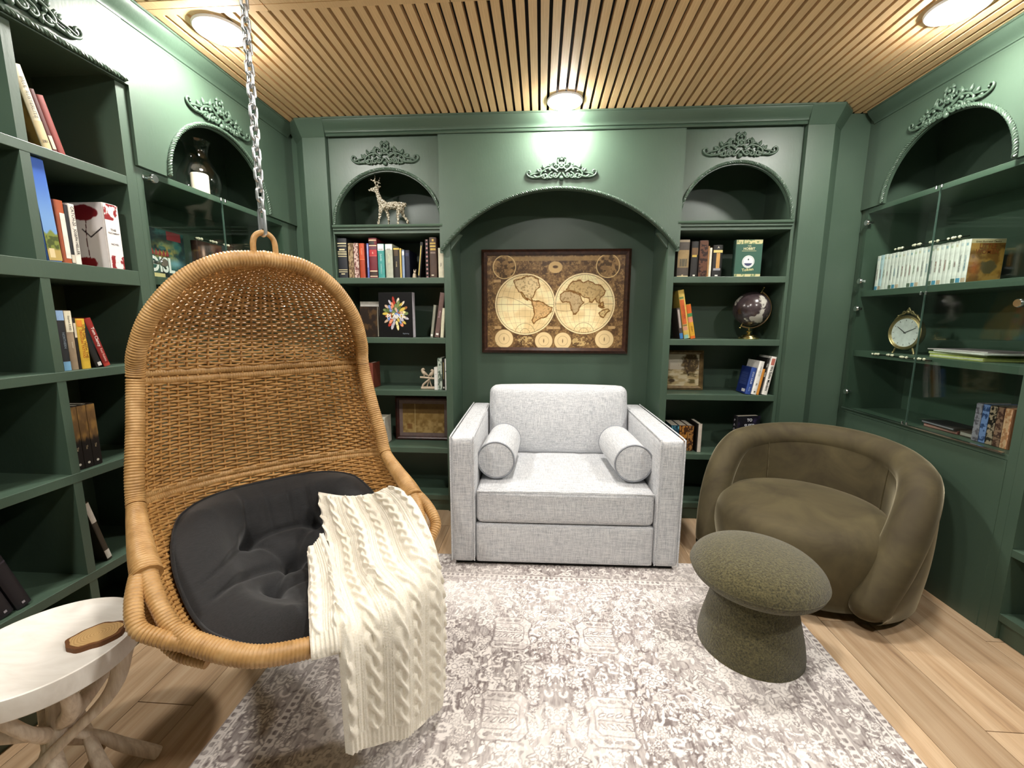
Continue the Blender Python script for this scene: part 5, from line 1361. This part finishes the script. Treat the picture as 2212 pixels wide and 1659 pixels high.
book('L', -1.1610, .0080, .986, .157, '1a1210', 'very narrow black paperback beside the yellow one', G, bands=[(.62, .9, 'd8cdb8', .1, .9)])
book('L', -1.1525, .0260, .986, .155, 'dcb63c', 'bright yellow paperback with orange capitals', G, bands=[(.84, .97, 'd8832a', .05, .6)], text=[('THE GIRL WITH THE', '8a4a12', .55, .0115, -PI / 2, .64), ('DRAGON TATTOO', 'b0541a', .50, .010, -PI / 2, .30)])
book('L', -1.1100, .0190, .986, .150, '181715', 'black paperback with a white tag leaning under the red one', G, lean=-.27, bands=[(.02, .10, 'd8d6d0', .3, .95)])
book('L', -1.0860, .0200, .986, .158, '8a211c', 'red paperback with white letters leaning, third shelf left wall', G, lean=-.26, d=.11, back=lambda U, V: mixa((104, 150, 150), (40, 44, 40), 1 - sstep(.25, .5, V)), bands=[(.0, .06, 'b0392c')], text=[('Tom Clancy', 'efe6de', .62, .013), ('Red Rabbit', 'd8a89c', .24, .010)])
G = 'three matching volumes on the fourth left-wall shelf'
for k, nm in enumerate(('leftmost', 'middle', 'rightmost')):
    book('L', -1.2165 + .0265 * k, .0262, .676, .200, '2a2019', nm + ' of three matching gold and black volumes, left wall', G, spine_art=lambda U, V, k=k: mixa(mixa((142, 108, 58), (104, 78, 46), sstep(.3, .7, fbm(U * 2 + k, V * 6, 4))), (26, 20, 17), 1 - sstep(.42, .52, V + .1 * (fbm(U * 5 + k, V * 9, 6) - .5))), text=[('The', 'b9a684', .33, .008), ('\u25cf', 'd8d2c4', .08, .010, 0)])
book('L', -1.1640, .0160, .349, .222, '3e3527', 'dark patterned book with white ends leaning alone, low shelf', 'books on the low left-wall shelf', lean=-.215, d=.16, bands=[(.66, .99, 'd6cfc4'), (.03, .17, 'e2ddd2')])
for k, nm in enumerate(('rightmost', 'middle', 'leftmost')):
    book('L', -1.4080 - .040 * k, .034, .349, .172, '1c181f', nm + ' of three leaning dark purple books on the low left shelf', 'dark books on the low left shelf', lean=-.27, d=.15, bands=[(.06, .10, 'a9a4ac', .4, .6), (.86, .89, '3d3642')])

# ---- left glass cabinet: game box, book, beads, lantern
def gamebox(U, V):
    n = fbm(U * 6, V * 6, 4); C = mixa((40, 84, 82), (20, 36, 38), sstep(.4, .65, n)); C = mixa(C, (150, 124, 58), np.exp(-(((U - .55) / .28) ** 2 + ((V - .52) / .2) ** 2)) * sstep(.3, .6, fbm(U * 10, V * 10, 9)) * 1.2)
    C = mixa(C, (118, 38, 42), 1.0 * ((U > .62) & (V > .82) & (U < .93))); C = mixa(C, (106, 148, 158), np.exp(-(((U - .75) / .2) ** 2 + ((V - .34) / .1) ** 2))); return mixa(C, (214, 196, 140), 1.0 * ((V < .10) & (U < .5)))
gb = book('L', -.866, .036, 1.296, .190, '233a38', 'colourful game box with big white letters behind the left glass door', 'things behind the left glass doors', d=.235, ly=.11, yaw=-PI / 2 + .08, art=gamebox, name='game_box')
lettering('OISL', 'eceae6', gb, (.0375, .105, .052), .078, '+x', 0, .03, .8); 
for k in range(5): MB().prism_y([(0, 0), (.016, .003), (.013, .014), (.008, .024), (.004, .013)], -.001, 0).build('crown_print', cm('8a2f2c'), gb).matrix_local = Matrix.Translation((.0372, .058 + k * .018, .088)) @ Matrix.Rotation(PI / 2, 4, 'Z')
book('L', -.585, .030, 1.296, .178, '3a241c', 'dark brown book with a pale portrait behind the left glass door', 'things behind the left glass doors', d=.15, ly=.10, yaw=-PI / 2 + .05, art=lambda U, V: mixa(mixa((46, 28, 22), (92, 58, 38), sstep(.4, .7, fbm(U * 5, V * 5, 2))), (196, 158, 142), np.exp(-(((U - .2) / .07) ** 2 + ((V - .72) / .16) ** 2))) )
def beads(fr, lx0, lx1, ly, z, dz, label, n, grp):
    t = thing('beaded_strand', label, 'ornament', wpos(fr, lx0, ly, z), (0, 0, FR[fr][0]), grp)
    L = lx1 - lx0
    P = spline([(0, 0, 0), (L * .3, .004, dz * .3 + .003), (L * .6, -.004, dz * .6), (L, 0, dz)], 40); MB().tube(P, .0022, 6).build('wire', 'blackmetal', t, 60)
    for k in range(n):
        g_, i = divmod(k, 4); u = (g_ + .16 + .15 * i) / (n / 4)
        p = P[min(39, int(u * 39))]; MB().sphere((p[0], p[1] - .001, p[2] + .003), .0052 + .0012 * (i % 2), 8, 6).build('bead', 'pearl', t, 60)
beads('L', -.590, -.36, .075, 1.296 + .184, 0.0, 'beaded wire lying on the books behind the left glass door', 12, 'beaded wires in the cabinets')
def lantern():
    t = thing('hurricane_lantern', 'clear glass hurricane lantern with a white candle in the left arch', 'lantern', wpos('L', -.515, .085, 1.6645))
    prof = [(.050, 0.0), (.066, .012), (.078, .040), (.081, .068), (.076, .098), (.058, .134), (.045, .160), (.042, .185), (.049, .215), (.055, .228)]
    P = spline(prof, 50); N = np.gradient(P, axis=0); N = np.stack([N[:, 1], -N[:, 0]], 1); N /= np.linalg.norm(N, axis=1)[:, None]; Q = P - N * .002
    MB().lathe([tuple(p) for p in P] + [tuple(p) for p in Q[::-1]] + [tuple(P[0])], 40).build('glass_chimney', 'lampglass', t, 60)
    MB().lathe([(0.0001, 0), (.05, 0), (.05, .003), (0.0001, .003)], 32).build('foot', 'lampglass', t, 40)
    c = MB().lathe([(0.0001, .004), (.033, .004), (.0335, .008), (.0335, .094), (.031, .097), (.02, .094), (0.0001, .093)], 32).build('candle', 'wax', t, 40)
    MB().tube([(0, 0, .092), (.001, .001, .102)], .0012, 6).build('wick', cm('1b1714'), c)
lantern()

# ---- right glass cabinet
G = 'row of matching white classics behind the right glass'
ordn = ['first', 'second', 'third', 'fourth', 'fifth', 'sixth', 'seventh', 'eighth', 'ninth', 'tenth', 'eleventh', 'twelfth', 'thirteenth', 'fourteenth', 'fifteenth', 'sixteenth', 'seventeenth', 'eighteenth', 'nineteenth', 'twentieth', 'twenty-first', 'twenty-second']
inks = ['7c4a44', '3f7f9c', '5f7a4a', '8a4f3c', '6f6a66', '9a5a4a', '4f5a6a', '7a3f3a']
def lw(U, V):
    C = mixa((176, 132, 62), (122, 84, 36), sstep(.35, .7, fbm(U * 5, V * 6, 3))); C = mixa(C, (206, 190, 150), 1.0 * (V > .91)); C = mixa(C, (96, 84, 56), sstep(.5, .65, np.exp(-(((U - .6) / .3) ** 2 + ((V - .35) / .2) ** 2)) * .7 + .35 * fbm(U * 8, V * 8, 6))); return mixa(C, (188, 96, 44), np.exp(-(((U - .2) / .16) ** 2 + ((V - .32) / .16) ** 2)) * .8)
for k in range(22):
    last = k == 21; ink = inks[(k * 5) % 8]
    b = book('R', .018 + .02155 * k, .0212, 1.296, .172 + .001 * (k % 3), 'e6e4de' if k != 1 else 'bfd4dc', ordn[k] + ' white spine from the left in the glass cabinet row', G, d=.13, ly=.05, pages='e8e2d4',
             bands=[(.86, .92, ['c9d0d4', '9db7c2', 'b9c4a8', 'd8cdb4'][k % 4], .3, .7), (.02, .12, ['4f8fae', 'e2dfd8', '5a6a58', 'c0a890', 'e4e2dc'][(k * 3) % 5], .08, .92)], text=[(['OLIVER TWIST', 'KIDNAPPED', 'THE CALL', 'HEIDI', 'TREASURE ISLAND', 'IVANHOE', 'JUNGLE BOOK', 'MOBY DICK'][k % 8] if not last else 'LITTLE WOMEN', ink, .46, .0085)], art=lw if last else None)
    if last:
        lettering('LITTLE', '8a4a1c', b, (.0222, .064, .143), .026, '+x', 0, .02, .85); lettering('WOMEN', '8a4a1c', b, (.0222, .064, .121), .026, '+x', 0, .02, .85); lettering('Great Illustrated Classics', '5a4220', b, (.0222, .064, .161), .0095, '+x')
beads('R', .118, .485, .045, 1.296 + .186, 0.0, 'beaded wire lying on top of the white classics', 16, 'beaded wires in the cabinets')
def clock():
    t = thing('mantel_clock', 'round gilt table clock with a white dial behind the right glass', 'clock', wpos('R', .205, .085, .9866), (0, 0, -PI / 2 + .12))
    zc = .100; r = .082
    def disc(prof, name, mat):
        o = MB().lathe(prof, 48).build(name, mat, t, 40); o.location = (0, 0, zc); o.rotation_euler = (PI / 2, 0, 0); return o
    disc([(0.0001, -.022), (r * .9, -.022), (r, -.010), (r * 1.02, 0), (r, .010), (r * .94, .014), (r * .90, .010), (r * .86, .012), (r * .82, .006), (0.0001, .005)], 'case', 'gold')
    face = disc([(0.0001, .0062), (r * .82, .0062), (r * .82, .0055)], 'dial', cm('e4e6e4', .3))
    for k in range(12):
        a = 2 * PI * k / 12; MB().box(-.0012, .0012, -.0072, -.0066, zc + r * .66, zc + r * .76).build('hour_mark', cm('7a7a78'), t).matrix_local = Matrix.Translation((0, 0, zc)) @ Matrix.Rotation(a, 4, 'Y') @ Matrix.Translation((0, 0, -zc))
    for a, l, w in ((-.95, .045, .0022), (1.15, .052, .0016)):
        o = MB().prism_y([(-w, -.006), (w, -.006), (w * .6, l), (0, l + .006), (-w * .6, l)], -.0084, -.0076).build('clock_hand', cm('3a3a3c'), t); o.location = (0, 0, zc); o.rotation_euler = (0, a, 0)
    mb = MB()
    for sg in (-1, 1):
        mb.tube(spline([(sg * .062, 0, zc + .058), (sg * .040, -.002, zc + .082), (sg * .018, -.002, zc + .090), (sg * .008, 0, zc + .104), (0, 0, zc + .118)], 20), np.linspace(.006, .003, 20), 8)
        mb.tube(spline([(sg * .030, 0, zc + .086), (sg * .022, -.003, zc + .100), (sg * .010, -.003, zc + .098)], 14), .004, 8); mb.sphere((sg * .046, -.002, zc + .080), .006, 8, 6)
    mb.sphere((0, 0, zc + .098), .009, 10, 8); mb.build('crest', 'gold', t, 60)
    for sg in (-1, 1): MB().tube([(sg * .040, 0, zc - .070), (sg * .050, 0, .006), (sg * .052, -.002, .0)], [.005, .004, .005], 8).build('foot', 'gold', t, 40)
    MB().tube([(0, .015, zc - .02), (0, .055, .003)], .003, 6).build('strut', 'gold', t)
clock()
G = 'magazines stacked on the right cabinet shelf'
zz = .9868
for k, (lx, w, dd, h, col, lab) in enumerate(((.385, .24, .19, .014, 'c9cf7a', 'pale green magazine, bottom of the stack behind the right glass'), (.378, .235, .185, .010, 'a9b868', 'green magazine, second from the bottom of the stack'), (.40, .24, .18, .006, 'd8d6d0', 'white magazine, third from the bottom of the stack'), (.37, .24, .18, .005, '9c8f92', 'mauve magazine on top of the stack behind the right glass'))):
    t = thing('magazine', lab, 'magazine', wpos('R', lx, .05, zz), (0, 0, -PI / 2 + (-.05, .06, -.10, .07)[k]), G)
    MB().box(0, w, 0, dd, 0, h).build('cover', cm(col), t, bevel=.0008); MB().box(.002, w - .001, -.0005, dd - .002, h * .35, h * .65).build('pages', cm('e4e2d6'), t); zz += h + .0006
beads('R', .118, .452, .0045, .9745, 0.0, 'beaded wire hanging along the edge of the middle glass shelf', 16, 'beaded wires in the cabinets')
G = 'small books lying flat on the low glass shelf'
zz = .6728
for k, (lx, w, dd, h, col, c2, lab) in enumerate(((.385, .15, .11, .014, '7a3f3c', 'b98a80', 'red-brown paperback lying flat at the bottom, low glass shelf'), (.372, .16, .11, .012, '2a2628', '8d8a90', 'dark paperback lying flat on the red-brown one'))):
    t = thing('book', lab, 'book', wpos('R', lx, .07, zz), (0, 0, -PI / 2 + (.05, -.04)[k]), G)
    MB().box(0, w, 0, dd, 0, h).build('cover', cm(col), t, bevel=.001); MB().box(.003, w - .003, -.0006, .004, .003, h - .003).build('spine_label', cm(c2), t); zz += h + .0006
t = thing('book', 'grey-brown paperback lying flat beside the boxed volumes', 'book', wpos('R', .545, .075, .6728), (0, 0, -PI / 2 - .03), G)
MB().box(0, .062, 0, .10, 0, .022).build('cover', cm('4b4038'), t, bevel=.001); MB().box(.004, .055, -.0006, .004, .005, .017).build('spine_label', cm('a9a098'), t)
G = 'boxed volumes on the low glass shelf'
for k, (col, c2, lab) in enumerate((('5c5560', '8f8a96', 'grey-mauve volume, leftmost of the boxed set on the low glass shelf'), ('2f4470', '6f86b8', 'blue volume of the boxed set on the low glass shelf'), ('1d1714', 'a08c78', 'black volume of the boxed set on the low glass shelf'), ('4a2e26', '8a6a58', 'brown volume of the boxed set on the low glass shelf'), ('b07a56', 'd0a684', 'tan volume, rightmost of the boxed set on the low glass shelf'))):
    book('R', .612 + .0262 * k, .0255, .6722, .152, col, lab, G, d=.12, ly=.06, spine_art=flor(tuple(int(c2[i:i + 2], 16) for i in (0, 2, 4)), tuple(int(col[i:i + 2], 16) for i in (0, 2, 4)), 3, k), bands=[(.86, .93, 'dcd8d0', .35, .65)])

# ================================================================== MAP
def map_print(U, V):
    X = 200 + U * 1810; Y = 140 + (1 - V) * 1215
    n = fbm(X / 60, Y / 60, 4); n2 = fbm(X / 22, Y / 22, 9)
    n3 = fbm(X / 9, Y / 9, 31); C = mixa((132, 102, 66), (80, 58, 38), sstep(.3, .7, n)); C = mixa(C, (176, 142, 92), sstep(.46, .74, n2) * .7); C = mixa(C, (60, 42, 26), sstep(.5, .72, n3) * .5)
    C = mixa(C, (164, 132, 84), 1.0 * ((np.abs(Y - 185) < 26) & (np.abs(X - 1100) < 620)) * .75)
    for cx, cy, r in ((430, 290, 150), (1790, 280, 150)): d = np.hypot(X - cx, Y - cy); C = mixa(C, (176, 140, 90), (d < r) * .5); C = mixa(C, (64, 46, 26), (d < r) * sstep(.5, .62, fbm(X / 38, Y / 38, 12)) * .8); C = mixa(C, (214, 186, 132), 1 - sstep(3, 8, np.abs(d - r)))
    C = mixa(C, (196, 164, 112), 1.0 * (np.hypot((X - 1105) / 92, (Y - 295) / 75) < 1)); C = mixa(C, (84, 60, 34), sstep(.4, .7, np.exp(-((X - 1105) / 45) ** 2 - ((Y - 290) / 24) ** 2)))
    for cx, cy in ((335, 470), (340, 1088), (1865, 1080), (1045, 1090), (1140, 1090)): C = mixa(C, (198, 164, 116), .8 * ((np.abs(X - cx) < 45) & (np.abs(Y - cy) < 18)))
    C = mixa(C, (198, 170, 116), .85 * ((np.hypot((X - 720) / 110, (Y - 1265) / 62) < 1) | (np.hypot((X - 1460) / 120, (Y - 1270) / 62) < 1)) * sstep(.38, .55, n2))
    for cx, cy, r in ((425, 1240, 130), (965, 1265, 124), (1220, 1265, 120), (1775, 1240, 128)):
        d = np.hypot(X - cx, Y - cy); C = mixa(C, (220, 194, 146), 1 - sstep(r - 4, r, d)); C = mixa(C, (122, 92, 54), (1 - sstep(2, 6, np.abs(d - r + 2)))); C = mixa(C, (140, 108, 66), (1 - sstep(1, 3.5, np.abs(d - r * .55))) * .7); C = mixa(C, (90, 66, 38), (1 - sstep(4, 9, np.hypot(X - cx, (Y - cy) * .25))) * (d < r * .4) * .8)
    land = [[(560, 470), (700, 420), (800, 400), (880, 450), (900, 540), (840, 610), (815, 680), (785, 690), (812, 735), (770, 725), (720, 690), (680, 640), (620, 610), (580, 540)],
            [(640, 615), (665, 625), (735, 705), (745, 725), (715, 710), (665, 660)],
            [(795, 722), (840, 740), (900, 735), (960, 762), (1000, 790), (1075, 822), (1050, 880), (1000, 930), (960, 950), (900, 970), (850, 1000), (830, 1032), (808, 990), (835, 900), (820, 820), (800, 765)],
            [(1180, 650), (1230, 610), (1310, 610), (1380, 630), (1430, 650), (1470, 740), (1490, 750), (1440, 800), (1430, 850), (1400, 890), (1365, 915), (1340, 870), (1320, 800), (1300, 750), (1210, 745), (1170, 700)],
            [(1255, 590), (1280, 530), (1340, 480), (1430, 460), (1480, 500), (1540, 470), (1620, 510), (1700, 530), (1765, 600), (1745, 660), (1705, 700), (1690, 760), (1655, 745), (1640, 700), (1600, 745), (1562, 740), (1550, 690), (1500, 680), (1450, 655), (1415, 625), (1340, 605)],
            [(1690, 890), (1740, 850), (1800, 840), (1830, 862), (1780, 900), (1752, 950), (1710, 930)], [(1700, 760), (1740, 745), (1750, 790), (1715, 800)], [(1690, 785), (1760, 815), (1740, 822), (1680, 800)]]
    tint = [(214, 190, 144), (186, 164, 100), (205, 160, 104), (176, 150, 112), (180, 150, 100), (206, 178, 122), (190, 150, 90), (190, 150, 90)]
    for cx, cy, r in ((710, 780, 398), (1497, 770, 394)):
        d = np.hypot(X - cx, Y - cy); ins = d < r
        S = mixa((244, 224, 176), (224, 198, 146), sstep(.3, .7, fbm(X / 130, Y / 130, 2)))
        gx = (X - cx) / r; gy = (Y - cy) / r
        for q in np.arange(-.8, .81, .2):
            px = q * np.sqrt(np.clip(1 - gy ** 2, 0, 1)); S = mixa(S, (150, 120, 74), .55 * (1 - sstep(.002, .007, np.abs(gx - px))))
            py = q + .22 * q * gx ** 2; S = mixa(S, (150, 120, 74), .5 * (1 - sstep(.002, .007, np.abs(gy - py))))
        S = mixa(S, (96, 72, 42), .8 * (1 - sstep(.003, .009, np.abs(gy)))); S = mixa(S, (110, 84, 50), .7 * (1 - sstep(.003, .009, np.abs(gy - .25 * np.sin(gx * 2.2 + (0 if cx < 1000 else 3.0))))))
        for rr in (.16, .34): S = mixa(S, (110, 84, 50), .7 * (1 - sstep(.003, .010, np.abs(np.hypot(gx, gy - .97) - rr))))
        for pl, tc in zip(land, tint):
            if min(p[0] for p in pl) < cx - r - 60 or max(p[0] for p in pl) > cx + r + 60: continue
            wob = [(x, y) for x, y in pl]; Xw = X + 26 * (fbm(X / 40, Y / 40, 17) - .5); Yw = Y + 26 * (fbm(X / 40, Y / 40, 19) - .5)
            dd = segdist(Xw, Yw, wob); S = mixa(S, tc, .75 * inpoly(Xw, Yw, wob)); S = mixa(S, (116, 76, 28), (1 - sstep(4, 10, dd)) * .95)
            S = mixa(S, (120, 92, 56), .5 * inpoly(Xw, Yw, wob) * sstep(.58, .66, fbm(X / 16, Y / 16, 23)))
        C = np.where(ins[..., None], S, C); C = mixa(C, (238, 216, 170), 1 - sstep(5, 9, np.abs(d - r))); C = mixa(C, (104, 78, 46), 1 - sstep(1.5, 4, np.abs(d - r + 14)))
    e = np.minimum(np.minimum(U, 1 - U) * 1810, np.minimum(V, 1 - V) * 1215); C = mixa(C, (92, 68, 42), .7 * ((e > 60) & (e < 66)) * (X < 330)); return np.clip(C * 1.08, 0, 255)
fm = frame('framed_map', 'antique double-hemisphere world map in a dark walnut frame', 'picture', (-.4515, .298, .936), (0, 0, 0), .904, .628, .034, 'walnut', map_print, None, .03, .0018, 'mapprint')

# ================================================================== DEER
def deer():
    t = thing('deer_figurine', 'silver and gold sequinned deer figurine standing in the left arch', 'figurine', (-.9197, .045, 1.6530))
    fx = lambda px: (px - 843) * .00263
    fz = lambda py: (484 - py) * .00243
    V = []; R = []; E = []
    def chain_(pts, prev=None):
        for x, y, z, r in pts:
            V.append((x, y, z)); R.append(r)
            if prev is not None: E.append((prev, len(V) - 1))
            prev = len(V) - 1
        return prev
    # spine from rump to nose
    b0 = chain_([(fx(866), 0, fz(437), .022)]); b1 = chain_([(fx(850), 0, fz(437), .024)], b0); b2 = chain_([(fx(834), 0, fz(439), .023)], b1); b3 = chain_([(fx(823), 0, fz(436), .022)], b2)
    n1 = chain_([(fx(818), 0, fz(424), .016), (fx(815), 0, fz(411), .012)], b3); hd = chain_([(fx(811), 0, fz(402), .012)], n1)
    chain_([(fx(802), 0, fz(403), .009), (fx(794), 0, fz(404), .005)], hd)
    for y, sx in ((-.013, 0), (.013, 9)):
        chain_([(fx(821 + sx * 1.2), y, fz(449), .012), (fx(819 + sx * 1.7), y, fz(462), .008), (fx(816 + sx * 2.0), y, fz(473), .0065), (fx(814 + sx * 2.2), y, .006, .0075)], b3)
        chain_([(fx(864 - (9 - sx) * .5), y, fz(450), .013), (fx(867 - (9 - sx) * 1.1), y, fz(460), .009), (fx(875 - (9 - sx) * 1.9), y, fz(469), .0065), (fx(877 - (9 - sx) * 2.2), y, .006, .0075)], b0)
    chain_([(fx(873), 0, fz(434), .008), (fx(874), 0, fz(441), .005)], b0)
    for sg in (-1, 1):
        chain_([(fx(815), sg * .010, fz(396), .006), (fx(819), sg * .020, fz(393), .003)], hd)
        a = chain_([(fx(812), sg * .006, fz(394), .004), (fx(813 + sg * 2), sg * .012, fz(386), .0035)], hd)
        chain_([(fx(806 + sg * 2), sg * .016, fz(384), .0025), (fx(803 + sg), sg * .018, fz(381), .002)], a)
        chain_([(fx(815 + sg * 2), sg * .016, fz(378), .003), (fx(815 + sg * 3), sg * .018, fz(373), .002)], a)
        chain_([(fx(819 + sg), sg * .014, fz(388), .003)], a)
    me = bpy.data.meshes.new('body'); me.from_pydata(V, E, []); me.update()
    o = link('body', me, t); sk = o.modifiers.new('skin', 'SKIN')
    for v, r in zip(me.skin_vertices[0].data, R): v.radius = (r, r)
    me.skin_vertices[0].data[0].use_root = True
    sub = o.modifiers.new('sub', 'SUBSURF'); sub.levels = 2; sub.render_levels = 2; sk.use_smooth_shade = True
    dp = o.modifiers.new('lumps', 'DISPLACE'); tx = bpy.data.textures.new('lumps', 'VORONOI'); tx.noise_scale = .011; dp.texture = tx; dp.strength = -.006; dp.mid_level = .4; dp.texture_coords = 'LOCAL'
    me.materials.append(M['sequin'])
deer()
